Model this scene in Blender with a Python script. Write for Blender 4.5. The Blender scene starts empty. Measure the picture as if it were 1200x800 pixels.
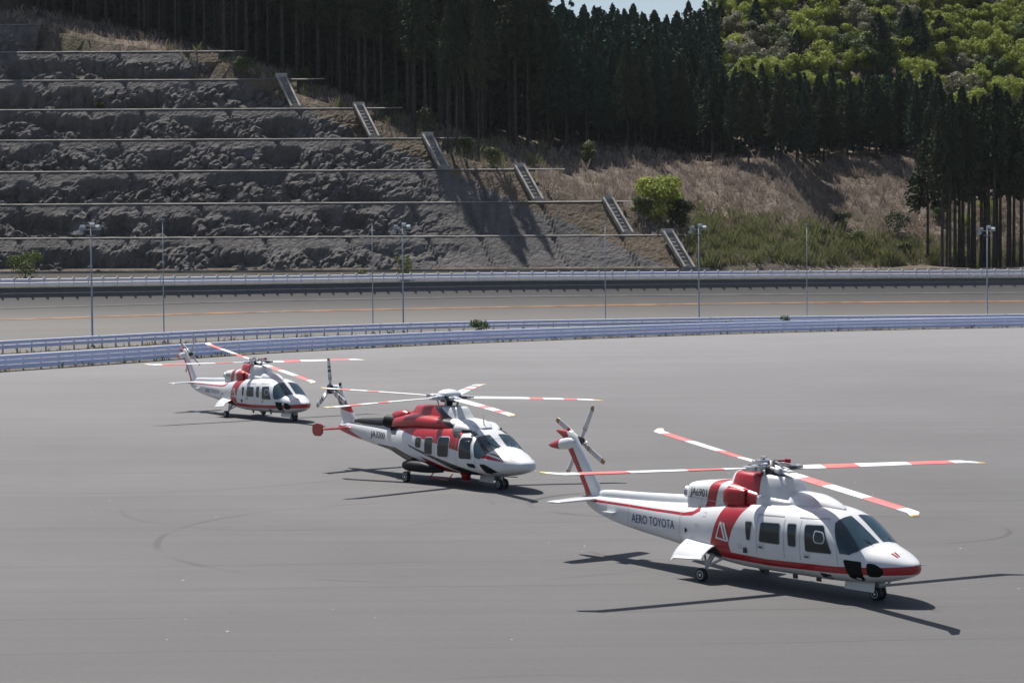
import bpy, bmesh, math, random
import numpy as np
from math import sin, cos, tan, pi, radians, sqrt, atan2, hypot, exp
from mathutils import Vector, Matrix, noise

random.seed(7)
scene = bpy.context.scene
C = scene.collection

# ------------------------------------------------------------------ camera, sky, sun, exposure
CAM_H, CAM_F, CAM_PITCH, CAM_ROLL = 8.592, 2333.0, radians(2.3247), radians(-0.30)
cam_d = bpy.data.cameras.new('camera')
cam_d.sensor_width = 36.0
cam_d.lens = CAM_F / 1200.0 * 36.0
cam_d.clip_start = 0.5
cam_d.clip_end = 8000.0
cam = bpy.data.objects.new('camera', cam_d)
C.objects.link(cam)
cam.matrix_world = (Matrix.Translation((0, 0, CAM_H)) @ Matrix.Rotation(pi / 2 - CAM_PITCH, 4, 'X')
                    @ Matrix.Rotation(CAM_ROLL, 4, 'Z'))
scene.camera = cam

SUN_V = Vector((-0.27, 0.48, 1.0)).normalized()
SUN_EL = math.asin(SUN_V.z)
SUN_AZ = atan2(SUN_V.x, SUN_V.y)
world = bpy.data.worlds.new('World')
scene.world = world
world.use_nodes = True
wn = world.node_tree
sky = wn.nodes.new('ShaderNodeTexSky')
sky.sky_type = 'NISHITA'
sky.sun_disc = False
sky.sun_elevation = SUN_EL
sky.sun_rotation = SUN_AZ
sky.air_density = 1.0
sky.dust_density = 1.6
sky.ozone_density = 1.0
bg = wn.nodes['Background']
wn.links.new(sky.outputs[0], bg.inputs[0])
bg.inputs[1].default_value = 0.068

sun_d = bpy.data.lights.new('sun', 'SUN')
sun_d.energy = 5.0
sun_d.angle = radians(0.55)
sun_d.color = (1.0, 0.955, 0.89)
sun = bpy.data.objects.new('sun', sun_d)
sun.rotation_euler = SUN_V.to_track_quat('Z', 'Y').to_euler()
sun.location = (-60, 100, 220)
C.objects.link(sun)

scene.view_settings.view_transform = 'Standard'
scene.view_settings.look = 'None'
scene.view_settings.exposure = 0.6
scene.view_settings.gamma = 1.0
scene.view_settings.use_curve_mapping = False
scene.cycles.use_denoising = True
scene.cycles.max_bounces = 6
scene.cycles.transparent_max_bounces = 6

# ------------------------------------------------------------------ photograph pixels -> directions
def ray(px, py):
    u, v = px - 600.0, py - 400.0
    cr, sr = cos(-CAM_ROLL), sin(-CAM_ROLL)
    u, v = u * cr - v * sr, u * sr + v * cr
    cp, sp = cos(CAM_PITCH), sin(CAM_PITCH)
    return Vector((u / CAM_F, cp - v / CAM_F * sp, -sp - v / CAM_F * cp))

def on_ground(px, py, z=0.0):
    d = ray(px, py)
    t = (z - CAM_H) / d.z
    return Vector((d.x * t, d.y * t, z))

def at_depth(px, py, Y):
    d = ray(px, py)
    t = Y / d.y
    return Vector((d.x * t, Y, CAM_H + d.z * t))

def lerp_table(tab, x):
    if x <= tab[0][0]: return tab[0][1]
    for (a, fa), (b, fb) in zip(tab, tab[1:]):
        if x <= b: return fa + (fb - fa) * (x - a) / (b - a)
    return tab[-1][1]

def smooth(a, b, x):
    t = min(1.0, max(0.0, (x - a) / (b - a)))
    return t * t * (3 - 2 * t)

# ------------------------------------------------------------------ materials
MATS = {}
def new_mat(name):
    m = bpy.data.materials.new(name)
    m.use_nodes = True
    MATS[name] = m
    return m, m.node_tree, m.node_tree.nodes['Principled BSDF']

def nd(nt, typ, **kw):
    n = nt.nodes.new(typ)
    for k, v in kw.items():
        if k.startswith('i_'):
            n.inputs[int(k[2:])].default_value = v
        else:
            setattr(n, k, v)
    return n

def lk(nt, a, b): nt.links.new(a, b)

def noise_fac(nt, coord, scale, detail=4.0, rough=0.55, mapping=None, lo=0.35, hi=0.65):
    if mapping is not None:
        mp = nd(nt, 'ShaderNodeMapping')
        mp.inputs['Scale'].default_value = mapping[0]
        if len(mapping) > 1: mp.inputs['Rotation'].default_value = mapping[1]
        lk(nt, coord, mp.inputs['Vector']); coord = mp.outputs[0]
    n = nd(nt, 'ShaderNodeTexNoise')
    n.inputs['Scale'].default_value = scale
    n.inputs['Detail'].default_value = detail
    n.inputs['Roughness'].default_value = rough
    lk(nt, coord, n.inputs['Vector'])
    mr = nd(nt, 'ShaderNodeMapRange')
    mr.inputs['From Min'].default_value = lo
    mr.inputs['From Max'].default_value = hi
    lk(nt, n.outputs['Fac'], mr.inputs['Value'])
    return mr.outputs[0]

def mixc(nt, fac, a, b, blend='MIX'):
    m = nd(nt, 'ShaderNodeMix', data_type='RGBA', blend_type=blend)
    if isinstance(fac, (int, float)): m.inputs[0].default_value = fac
    else: lk(nt, fac, m.inputs[0])
    for s, v in ((6, a), (7, b)):
        if isinstance(v, tuple): m.inputs[s].default_value = (v[0], v[1], v[2], 1)
        else: lk(nt, v, m.inputs[s])
    return m.outputs[2]

def math_n(nt, op, a, b=None, c=None):
    m = nd(nt, 'ShaderNodeMath', operation=op)
    for i, v in enumerate((a, b, c)):
        if v is None: continue
        if isinstance(v, (int, float)): m.inputs[i].default_value = v
        else: lk(nt, v, m.inputs[i])
    return m.outputs[0]

def simple(name, col, rough=0.5, metal=0.0, var=0.12, scale=3.0, coat=0.0, spec=0.5, bump=0.0, bscale=40.0):
    m, nt, p = new_mat(name)
    tc = nd(nt, 'ShaderNodeTexCoord')
    f = noise_fac(nt, tc.outputs['Object'], scale)
    dark = tuple(c * (1 - var) for c in col)
    lite = tuple(min(1, c * (1 + var)) for c in col)
    lk(nt, mixc(nt, f, dark, lite), p.inputs['Base Color'])
    p.inputs['Roughness'].default_value = rough
    p.inputs['Metallic'].default_value = metal
    p.inputs['Coat Weight'].default_value = coat
    p.inputs['Coat Roughness'].default_value = 0.08
    p.inputs['Specular IOR Level'].default_value = spec
    if bump:
        b = nd(nt, 'ShaderNodeBump')
        b.inputs['Strength'].default_value = bump
        g = noise_fac(nt, tc.outputs['Object'], bscale, 5)
        lk(nt, g, b.inputs['Height']); lk(nt, b.outputs[0], p.inputs['Normal'])
    return m

def attr_random(nt):
    return nd(nt, 'ShaderNodeObjectInfo').outputs['Random']

def leaf_mat(name, cols, trans=0.0, rough=0.62, scale=0.25, tcol=None):
    """foliage: colour varies from tree to tree and from clump to clump"""
    m, nt, p = new_mat(name)
    tc = nd(nt, 'ShaderNodeTexCoord')
    f = noise_fac(nt, tc.outputs['Object'], scale, 3, 0.6, lo=0.38, hi=0.62)
    f2 = noise_fac(nt, tc.outputs['Object'], scale * 9, 2, 0.6, lo=0.3, hi=0.7)
    c = mixc(nt, f, cols[0], cols[1])
    c = mixc(nt, math_n(nt, 'MULTIPLY', attr_random(nt), 0.65), c, cols[2])
    c = mixc(nt, math_n(nt, 'MULTIPLY', f2, 0.45), c, cols[3])
    lk(nt, c, p.inputs['Base Color'])
    p.inputs['Roughness'].default_value = rough
    p.inputs['Specular IOR Level'].default_value = 0.25 if trans else 0.02
    if trans > 0:
        t = nd(nt, 'ShaderNodeBsdfTranslucent')
        lk(nt, mixc(nt, 0.6, c, tcol or cols[1]), t.inputs['Color'])
        mx = nd(nt, 'ShaderNodeMixShader')
        mx.inputs[0].default_value = trans
        lk(nt, p.outputs[0], mx.inputs[1]); lk(nt, t.outputs[0], mx.inputs[2])
        out = nt.nodes['Material Output']
        lk(nt, mx.outputs[0], out.inputs['Surface'])
    return m

# --- apron asphalt: grey, streaked along the paving lanes, faint tyre rings, tiny pale flecks
def asphalt_apron():
    m, nt, p = new_mat('apron_asphalt')
    tc = nd(nt, 'ShaderNodeTexCoord'); P = tc.outputs['Object']
    big = noise_fac(nt, P, 0.05, 4, 0.6, lo=0.3, hi=0.7)
    streak = noise_fac(nt, P, 1.0, 5, 0.65, ((0.035, 0.55, 1), (0, 0, radians(-3))), 0.3, 0.7)
    streak2 = noise_fac(nt, P, 1.0, 3, 0.6, ((0.012, 1.7, 1), (0, 0, radians(-3))), 0.35, 0.65)
    fine = noise_fac(nt, P, 28.0, 4, 0.7, lo=0.3, hi=0.7)
    c = mixc(nt, big, (0.086, 0.0845, 0.086), (0.101, 0.0995, 0.101))
    # brightening at grazing view put into the base colour: paler towards the track
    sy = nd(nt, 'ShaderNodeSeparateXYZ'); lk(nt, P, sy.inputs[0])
    graze = nd(nt, 'ShaderNodeMapRange'); lk(nt, sy.outputs['Y'], graze.inputs['Value'])
    graze.inputs['From Min'].default_value = 45; graze.inputs['From Max'].default_value = 210
    c = mixc(nt, math_n(nt, 'ADD', graze.outputs[0], math_n(nt, 'MULTIPLY', math_n(nt, 'SUBTRACT', big, .5), .25)), c, (0.232, 0.230, 0.238))
    c = mixc(nt, math_n(nt, 'MULTIPLY', streak, 0.34), c, (0.112, 0.110, 0.111))
    c = mixc(nt, math_n(nt, 'MULTIPLY', streak2, 0.24), c, (0.055, 0.053, 0.054))
    c = mixc(nt, math_n(nt, 'MULTIPLY', fine, 0.22), c, (0.052, 0.050, 0.050))
    mott = noise_fac(nt, P, 0.9, 6, 0.72, lo=0.3, hi=0.7)
    c = mixc(nt, math_n(nt, 'MULTIPLY', mott, 0.22), c, (0.070, 0.068, 0.069))
    grain = noise_fac(nt, P, 7.0, 3, 0.7, lo=0.3, hi=0.7)
    c = mixc(nt, math_n(nt, 'MULTIPLY', grain, 0.20), c, (0.150, 0.148, 0.150))
    # paving joints
    mp = nd(nt, 'ShaderNodeMapping'); mp.inputs['Rotation'].default_value = (0, 0, radians(-3)); lk(nt, P, mp.inputs['Vector'])
    sx = nd(nt, 'ShaderNodeSeparateXYZ'); lk(nt, mp.outputs[0], sx.inputs[0])
    wob = noise_fac(nt, P, 0.15, 2, 0.5)
    yy = math_n(nt, 'ADD', math_n(nt, 'MULTIPLY', sx.outputs['Y'], 1 / 4.2), math_n(nt, 'MULTIPLY', wob, 0.04))
    fr = math_n(nt, 'ABSOLUTE', math_n(nt, 'SUBTRACT', math_n(nt, 'FRACT', yy), 0.5))
    joint = math_n(nt, 'LESS_THAN', fr, 0.012)
    jm = math_n(nt, 'MULTIPLY', joint, math_n(nt, 'MULTIPLY', noise_fac(nt, P, 0.12, 3), 0.4))
    c = mixc(nt, jm, c, (0.022, 0.021, 0.021))
    # rings left by turning tyres
    for cx, cy, r, w, s in ((4.2, 70, 3.6, 0.12, .55), (-2, 62, 9.0, 0.11, .28), (-16, 86, 12.0, 0.10, .28), (12.5, 63.0, 3.2, 0.08, .3), (1, 33, 8, 0.08, .16), (-7.2, 70, 6.5, .09, .18), (7, 29.8, 7.4, .08, .3)):
        sub = nd(nt, 'ShaderNodeVectorMath', operation='SUBTRACT'); lk(nt, P, sub.inputs[0]); sub.inputs[1].default_value = (cx, cy, 0)
        ln = nd(nt, 'ShaderNodeVectorMath', operation='LENGTH'); lk(nt, sub.outputs[0], ln.inputs[0])
        d = math_n(nt, 'ABSOLUTE', math_n(nt, 'SUBTRACT', ln.outputs['Value'], r))
        ring = math_n(nt, 'LESS_THAN', d, w)
        brk = noise_fac(nt, P, 0.18 + 0.01 * r, 2, 0.5, lo=0.42, hi=0.60)
        c = mixc(nt, math_n(nt, 'MULTIPLY', math_n(nt, 'MULTIPLY', ring, brk), s), c, (0.014, 0.014, 0.014))
    # pale flecks
    vo = nd(nt, 'ShaderNodeTexVoronoi'); vo.inputs['Scale'].default_value = 0.9; lk(nt, P, vo.inputs['Vector'])
    fl = math_n(nt, 'LESS_THAN', vo.outputs['Distance'], 0.035)
    sc_ = nd(nt, 'ShaderNodeSeparateXYZ'); lk(nt, vo.outputs['Color'], sc_.inputs[0])
    fl = math_n(nt, 'MULTIPLY', fl, math_n(nt, 'GREATER_THAN', sc_.outputs['X'], 0.8))
    c = mixc(nt, math_n(nt, 'MULTIPLY', fl, 0.6), c, (0.6, 0.6, 0.58))
    lk(nt, c, p.inputs['Base Color'])
    p.inputs['Roughness'].default_value = 0.75
    p.inputs['Specular IOR Level'].default_value = 0.22
    b = nd(nt, 'ShaderNodeBump'); b.inputs['Strength'].default_value = 0.35; b.inputs['Distance'].default_value = 0.01
    lk(nt, noise_fac(nt, P, 60, 4, 0.7), b.inputs['Height']); lk(nt, b.outputs[0], p.inputs['Normal'])
    return m

def asphalt_road():
    m, nt, p = new_mat('track_asphalt')
    tc = nd(nt, 'ShaderNodeTexCoord'); P = tc.outputs['Object']
    uv = tc.outputs['UV']
    lanes = noise_fac(nt, uv, 1.0, 4, 0.6, ((0.02, 60, 1),), 0.3, 0.7)
    big = noise_fac(nt, P, 0.08, 4)
    c = mixc(nt, big, (0.072, 0.0685, 0.067), (0.084, 0.080, 0.078))
    c = mixc(nt, math_n(nt, 'MULTIPLY', lanes, 0.5), c, (0.094, 0.090, 0.088))
    lk(nt, c, p.inputs['Base Color'])
    p.inputs['Roughness'].default_value = 0.7
    p.inputs['Specular IOR Level'].default_value = 0.3
    return m

def rock_mat():
    """sprayed-concrete cut slope: weathered grey, stained by seepage, earth beyond the concrete's edge"""
    m, nt, p = new_mat('weathered_shotcrete')
    tc = nd(nt, 'ShaderNodeTexCoord'); P = tc.outputs['Object']
    big = noise_fac(nt, P, 0.12, 5, 0.6, lo=0.3, hi=0.7)
    seep = noise_fac(nt, P, 1.0, 4, 0.6, ((0.7, 0.10, 0.10),), 0.42, 0.66)
    band = noise_fac(nt, P, 1.0, 4, 0.65, ((0.06, 0.9, 1.3),), 0.35, 0.65)
    fine = noise_fac(nt, P, 2.6, 6, 0.7, lo=0.3, hi=0.7)
    c = mixc(nt, big, (0.082, 0.079, 0.082), (0.150, 0.144, 0.145))
    c = mixc(nt, math_n(nt, 'MULTIPLY', band, 0.4), c, (0.090, 0.088, 0.090))
    c = mixc(nt, math_n(nt, 'MULTIPLY', seep, 0.7), c, (0.042, 0.042, 0.045))
    c = mixc(nt, math_n(nt, 'MULTIPLY', fine, 0.45), c, (0.235, 0.215, 0.200))
    sx = nd(nt, 'ShaderNodeSeparateXYZ'); lk(nt, P, sx.inputs[0])
    edge = math_n(nt, 'ADD', sx.outputs['X'], math_n(nt, 'MULTIPLY', sx.outputs['Z'], 2.2))
    edge = math_n(nt, 'ADD', edge, math_n(nt, 'MULTIPLY', noise_fac(nt, P, 0.5, 3), 1.2))
    earth = math_n(nt, 'GREATER_THAN', edge, 41.0)
    ec = mixc(nt, fine, (0.085, 0.066, 0.052), (0.20, 0.150, 0.118))
    ec = mixc(nt, math_n(nt, 'MULTIPLY', big, 0.5), ec, (0.135, 0.120, 0.070))
    c = mixc(nt, earth, c, ec)
    lk(nt, c, p.inputs['Base Color'])
    p.inputs['Roughness'].default_value = 0.92
    p.inputs['Specular IOR Level'].default_value = 0.15
    b = nd(nt, 'ShaderNodeBump'); b.inputs['Strength'].default_value = 0.8; b.inputs['Distance'].default_value = 0.35
    lk(nt, noise_fac(nt, P, 1.1, 7, 0.7), b.inputs['Height']); lk(nt, b.outputs[0], p.inputs['Normal'])
    return m

def hillside_mat():
    m, nt, p = new_mat('hillside_ground')
    tc = nd(nt, 'ShaderNodeTexCoord'); P = tc.outputs['Object']
    a = noise_fac(nt, P, 0.16, 5, 0.6); b_ = noise_fac(nt, P, 1.4, 5, 0.7); g = noise_fac(nt, P, 0.09, 3, 0.5, lo=0.5, hi=0.68)
    c = mixc(nt, a, (0.120, 0.096, 0.078), (0.210, 0.172, 0.144))
    c = mixc(nt, math_n(nt, 'MULTIPLY', b_, 0.6), c, (0.045, 0.038, 0.028))
    c = mixc(nt, math_n(nt, 'MULTIPLY', g, 0.45), c, (0.050, 0.056, 0.022))
    sz = nd(nt, 'ShaderNodeSeparateXYZ'); lk(nt, P, sz.inputs[0])
    strip = math_n(nt, 'LESS_THAN', sz.outputs['Y'], 302.5)          # gravel service strip behind the rim
    c = mixc(nt, math_n(nt, 'MULTIPLY', strip, .85), c, mixc(nt, b_, (0.050, 0.047, 0.043), (0.095, 0.088, 0.078)))
    lk(nt, c, p.inputs['Base Color'])
    p.inputs['Roughness'].default_value = 0.95
    p.inputs['Specular IOR Level'].default_value = 0.1
    bp = nd(nt, 'ShaderNodeBump'); bp.inputs['Strength'].default_value = 0.7; bp.inputs['Distance'].default_value = 0.3
    lk(nt, b_, bp.inputs['Height']); lk(nt, bp.outputs[0], p.inputs['Normal'])
    return m

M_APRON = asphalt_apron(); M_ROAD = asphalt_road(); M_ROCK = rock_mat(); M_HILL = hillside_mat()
M_GROUND = simple('plain_earth', (0.16, 0.13, 0.10), 0.95, var=0.3, scale=0.05)
M_VERGE = simple('verge_soil', (0.085, 0.072, 0.052), 0.95, var=0.45, scale=0.5, bump=0.5, bscale=3)
M_CONC = simple('pale_concrete', (0.33, 0.31, 0.285), 0.85, var=0.28, scale=0.6, bump=0.2, bscale=6)
M_CONC_D = simple('stained_concrete', (0.22, 0.205, 0.19), 0.9, var=0.35, scale=0.4, bump=0.3, bscale=5)
M_KERB = simple('kerb_white_paint', (0.42, 0.42, 0.38), 0.7, var=0.15, scale=0.6)
M_RAIL = simple('painted_rail_steel', (0.60, 0.65, 0.86), 0.42, 0.0, 0.10, 0.5)
M_RAILW = simple('white_rail_steel', (0.66, 0.69, 0.82), 0.45, 0.1, 0.08, 0.5)
M_POST = simple('rail_post_steel', (0.36, 0.38, 0.46), 0.5, 0.3, 0.15, 2)
M_REFL = simple('delineator_white', (0.80, 0.80, 0.80), 0.5, 0, 0.05, 3)
M_ORANGE = simple('worn_orange_line', (0.26, 0.125, 0.055), 0.8, var=0.3, scale=0.4)
M_PALELINE = simple('worn_pale_line', (0.125, 0.122, 0.118), 0.8, var=0.2, scale=0.4)
M_GALV = simple('galvanised_steel', (0.30, 0.34, 0.38), 0.5, 0.4, 0.12, 1.5)
M_LAMPGLASS = simple('floodlight_glass', (0.30, 0.34, 0.38), 0.15, 0.0, 0.1, 2)
M_BARK = simple('cedar_bark', (0.044, 0.036, 0.031), 0.95, var=0.45, scale=1.2, bump=0.6, bscale=8)
M_BARK2 = simple('grey_bark', (0.12, 0.105, 0.09), 0.95, var=0.4, scale=1.5, bump=0.6, bscale=8)
M_CEDAR = leaf_mat('cedar_needles', [(0.036, 0.058, 0.034), (0.060, 0.080, 0.042), (0.076, 0.074, 0.040), (0.024, 0.038, 0.027)], 0.0)
M_PINE = leaf_mat('cypress_needles', [(0.040, 0.068, 0.046), (0.060, 0.094, 0.056), (0.036, 0.066, 0.052), (0.025, 0.042, 0.032)], 0.0)
M_FRESH = leaf_mat('fresh_spring_leaves', [(0.215, 0.265, 0.045), (0.310, 0.345, 0.060), (0.180, 0.225, 0.050), (0.125, 0.165, 0.034)], 0.35)
M_PALE = leaf_mat('pale_blossom_leaves', [(0.190, 0.185, 0.120), (0.240, 0.225, 0.180), (0.165, 0.170, 0.090), (0.10, 0.11, 0.06)], 0.25)
M_MID = leaf_mat('mid_green_leaves', [(0.060, 0.095, 0.024), (0.090, 0.130, 0.030), (0.050, 0.075, 0.022), (0.030, 0.050, 0.016)], 0.25)
M_SHRUB = leaf_mat('dull_shrub_leaves', [(0.075, 0.105, 0.028), (0.120, 0.150, 0.040), (0.060, 0.085, 0.026), (0.040, 0.055, 0.020)], 0.25)
M_DARKSHRUB = leaf_mat('dark_shrub_leaves', [(0.034, 0.050, 0.020), (0.050, 0.070, 0.024), (0.030, 0.044, 0.020), (0.020, 0.030, 0.014)], 0.1)
M_DRYGRASS = leaf_mat('dry_pampas_grass', [(0.31, 0.245, 0.205), (0.40, 0.325, 0.275), (0.26, 0.205, 0.170), (0.15, 0.118, 0.094)], 0.2, 0.8, 0.3)
M_GREENGRASS = leaf_mat('green_bamboo_grass', [(0.165, 0.185, 0.066), (0.215, 0.225, 0.092), (0.240, 0.210, 0.118), (0.092, 0.105, 0.040)], 0.25, 0.7, 0.3)

# ------------------------------------------------------------------ mesh helpers
def mesh_from(name, verts, faces, mat, smooth_=False):
    me = bpy.data.meshes.new(name)
    me.from_pydata([tuple(v) for v in verts], [], faces)
    if isinstance(mat, (list, tuple)):
        for x in mat: me.materials.append(x)
    elif mat: me.materials.append(mat)
    if smooth_: me.polygons.foreach_set('use_smooth', [True] * len(me.polygons))
    me.update()
    return me

def obj(name, me, parent=None, loc=None, rot=None):
    o = bpy.data.objects.new(name, me)
    C.objects.link(o)
    if parent is not None: o.parent = parent
    if loc is not None: o.location = loc
    if rot is not None: o.rotation_euler = rot
    return o

def tag(o, label, cat, group=None):
    o['label'] = label; o['category'] = cat
    if group: o['group'] = group
    return o

def struct(o): o['kind'] = 'structure'; return o

def thing(name, label, cat, loc=(0, 0, 0), rz=0.0, group=None):
    o = bpy.data.objects.new(name, None)
    o.empty_display_size = 0.3
    C.objects.link(o)
    o.location = loc; o.rotation_euler = (0, 0, rz)
    return tag(o, label, cat, group)

class MB:
    """collects simple solids into one mesh"""
    def __init__(s): s.v = []; s.f = []
    def add(s, verts, faces):
        n = len(s.v); s.v += [tuple(v) for v in verts]; s.f += [tuple(i + n for i in f) for f in faces]; return s
    def box(s, c, d, M=None):
        x, y, z = d[0] / 2, d[1] / 2, d[2] / 2
        V = [Vector((a * x, b * y, e * z)) for a in (-1, 1) for b in (-1, 1) for e in (-1, 1)]
        if M is not None: V = [M @ v for v in V]
        V = [v + Vector(c) for v in V]
        return s.add(V, [(0, 1, 3, 2), (4, 6, 7, 5), (0, 4, 5, 1), (2, 3, 7, 6), (0, 2, 6, 4), (1, 5, 7, 3)])
    def tube(s, a, b, r0, r1=None, n=8, caps=True):
        a, b = Vector(a), Vector(b); r1 = r0 if r1 is None else r1
        d = (b - a).normalized(); q = d.to_track_quat('Z', 'Y')
        V = []
        for c, r in ((a, r0), (b, r1)):
            for k in range(n):
                V.append(c + q @ Vector((r * cos(2 * pi * k / n), r * sin(2 * pi * k / n), 0)))
        F = [(k, (k + 1) % n, n + (k + 1) % n, n + k) for k in range(n)]
        if caps: F += [tuple(reversed(range(n))), tuple(range(n, 2 * n))]
        return s.add(V, F)
    def path(s, pts, r, n=8):
        for a, b in zip(pts, pts[1:]): s.tube(a, b, r, r, n)
        return s
    def lathe(s, prof, c=(0, 0, 0), axis='Y', n=20):
        V = []; F = []
        for (h, r) in prof:
            for k in range(n):
                t = 2 * pi * k / n
                if axis == 'Y': V.append((c[0] + r * cos(t), c[1] + h, c[2] + r * sin(t)))
                elif axis == 'Z': V.append((c[0] + r * cos(t), c[1] + r * sin(t), c[2] + h))
                else: V.append((c[0] + h, c[1] + r * cos(t), c[2] + r * sin(t)))
        m = len(prof)
        for i in range(m - 1):
            for k in range(n):
                F.append((i * n + k, i * n + (k + 1) % n, (i + 1) * n + (k + 1) % n, (i + 1) * n + k))
        F.append(tuple(range(n))); F.append(tuple(range((m - 1) * n, m * n)))
        return s.add(V, F)
    def mesh(s, name, mat, smooth_=False): return mesh_from(name, s.v, s.f, mat, smooth_)
    def build(s, name, mat, parent=None, smooth_=False, loc=None, rot=None):
        return obj(name, s.mesh(name, mat, smooth_), parent, loc, rot)

def copy_tree(o, parent=None):
    c = o.copy(); C.objects.link(c)
    if parent is not None: c.parent = parent
    for ch in list(o.children): copy_tree(ch, c)
    return c

def cubic(xs, ys):
    """natural-looking monotone cubic through the points (xs ascending)"""
    xs = list(xs); ys = list(ys); n = len(xs)
    h = [xs[i + 1] - xs[i] for i in range(n - 1)]
    d = [(ys[i + 1] - ys[i]) / h[i] for i in range(n - 1)]
    m = [d[0]] + [0.0] * (n - 2) + [d[-1]]
    for i in range(1, n - 1):
        if d[i - 1] * d[i] <= 0: m[i] = 0
        else:
            w1 = 2 * h[i] + h[i - 1]; w2 = h[i] + 2 * h[i - 1]
            m[i] = (w1 + w2) / (w1 / d[i - 1] + w2 / d[i])
    def f(x):
        if x <= xs[0]: return ys[0] + (x - xs[0]) * 0
        if x >= xs[-1]: return ys[-1]
        import bisect
        i = min(n - 2, bisect.bisect_right(xs, x) - 1)
        t = (x - xs[i]) / h[i]
        return ((2 * t**3 - 3 * t**2 + 1) * ys[i] + (t**3 - 2 * t**2 + t) * h[i] * m[i]
                + (-2 * t**3 + 3 * t**2) * ys[i + 1] + (t**3 - t**2) * h[i] * m[i + 1])
    return f

def spline2d(pts, step):
    """dense polyline through 2-D points, resampled at equal steps"""
    P = [Vector((p[0], p[1])) for p in pts]
    P = [P[0] * 2 - P[1]] + P + [P[-1] * 2 - P[-2]]
    out = []
    for i in range(1, len(P) - 2):
        a, b, c, d = P[i - 1], P[i], P[i + 1], P[i + 2]
        for k in range(40):
            t = k / 40
            out.append(0.5 * ((2 * b) + (c - a) * t + (2 * a - 5 * b + 4 * c - d) * t * t + (3 * b - a - 3 * c + d) * t**3))
    out.append(P[-2])
    res = [out[0]]; acc = 0.0
    for a, b in zip(out, out[1:]):
        L = (b - a).length
        while acc + L >= step:
            q = (step - acc) / L
            a = a + (b - a) * q; L = (b - a).length; acc = 0.0
            res.append(a.copy())
        acc += L
    return res

# ------------------------------------------------------------------ ground, apron, banked track
def sheet(name, x0, x1, y0, y1, z, mat, nx=1, ny=1):
    V = [(x0 + (x1 - x0) * i / nx, y0 + (y1 - y0) * j / ny, z) for j in range(ny + 1) for i in range(nx + 1)]
    F = [(j * (nx + 1) + i, j * (nx + 1) + i + 1, (j + 1) * (nx + 1) + i + 1, (j + 1) * (nx + 1) + i) for j in range(ny) for i in range(nx)]
    return struct(obj(name, mesh_from(name, V, F, mat)))

sheet('ground', -1500, 1500, -1500, 1500, -0.30, M_GROUND)

NEAR_PTS = [(-56, 128), (-50.5, 139), (-46, 148), (-40.6, 157.5), (-33.9, 168.8), (-23.9, 186.0), (-12.8, 199.2), (0, 211.2), (29.9, 232.4), (63.4, 246.5), (95, 254), (125, 258)]
REAR_PTS = [(-64, 152), (-57.5, 168), (-53.2, 178), (-48.5, 188.3), (-41.0, 201.5), (-28.6, 220.6), (-15, 234), (0, 243.5), (32.8, 254.8), (66.7, 260.0), (97, 262), (127, 263)]
RIM_XY = [(-140, 218), (-100, 246.5), (-68.1, 265), (-35.7, 279.8), (0, 290), (38, 296), (76.8, 298.6), (115, 298.5), (150, 296)]
rimY = cubic([p[0] for p in RIM_XY], [p[1] for p in RIM_XY])
rimZ = cubic([-140, -68.1, -35.7, 0, 38, 76.8, 150], [5.2, 5.28, 5.40, 5.62, 5.62, 5.59, 5.55])
near_c = spline2d(NEAR_PTS, 1.0)
rear_c = spline2d(REAR_PTS, 1.0)

def poly_strip(name, A, B, z, mat):
    """sheet between two polylines of the same count"""
    V = [(p.x, p.y, z) for p in A] + [(p.x, p.y, z) for p in B]
    n = len(A)
    F = [(i, i + 1, n + i + 1, n + i) for i in range(n - 1)]
    return struct(obj(name, mesh_from(name, V, F, mat)))

def resample(c, n):
    return [c[round(i * (len(c) - 1) / (n - 1))] for i in range(n)]

# apron: bounded by the inner guard rail
na = resample(near_c, 90)
V = [(p.x, p.y, 0) for p in na] + [(400, 258, 0), (400, -150, 0), (-400, -150, 0), (-400, 128, 0)]
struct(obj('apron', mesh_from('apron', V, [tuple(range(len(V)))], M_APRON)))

# strip of soil and weeds between the two inner rails
poly_strip('verge', resample(near_c, 90), resample(rear_c, 90), 0.03, M_VERGE)

# banked track: rows run from the inner rail to the rim
BANK_W = 12.5
def bank_z(u, zr):
    t = max(0.0, 1 - u / BANK_W)
    return 0.04 + (zr - 0.04) * t ** 2.75
cols = []
rc = resample(rear_c, 110)
for i, p in enumerate(rc):
    # the rim point in the same viewing direction
    k = p.x / p.y
    Y = p.y + 30
    for _ in range(40): Y = rimY(k * Y)
    cols.append((p, Vector((k * Y, Y))))
US = [0, .5, 1, 1.5, 2, 2.6, 3.3, 4, 5, 6, 7, 8, 9.2, 10.5, 12.5]
V = []; F = []; UVS = []
def track_point(i, u, lift=0.0):
    p, r = cols[i]
    d = (p - r); L = d.length
    j0, j1 = max(0, i - 1), min(len(cols) - 1, i + 1)
    tg = (cols[j1][1] - cols[j0][1]).normalized(); nrm = Vector((tg.y, -tg.x))
    if nrm.y > 0: nrm = -nrm
    q = r + nrm * u
    return Vector((q.x, q.y, bank_z(u, rimZ(r.x)) + lift))
for i in range(len(cols)):
    for u in US: q = track_point(i, u); V.append(q); UVS.append((i / 10, u / BANK_W))
    V.append((cols[i][0].x, cols[i][0].y, 0.04)); UVS.append((i / 10, 1.6))
m_ = len(US) + 1
for i in range(len(cols) - 1):
    for j in range(m_ - 1): F.append((i * m_ + j, i * m_ + j + 1, (i + 1) * m_ + j + 1, (i + 1) * m_ + j))
me = mesh_from('track', V, F, M_ROAD, True)
uvl = me.uv_layers.new(name='uv')
for lp in me.loops: uvl.data[lp.index].uv = UVS[lp.vertex_index]
track = struct(obj('track', me))

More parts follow.
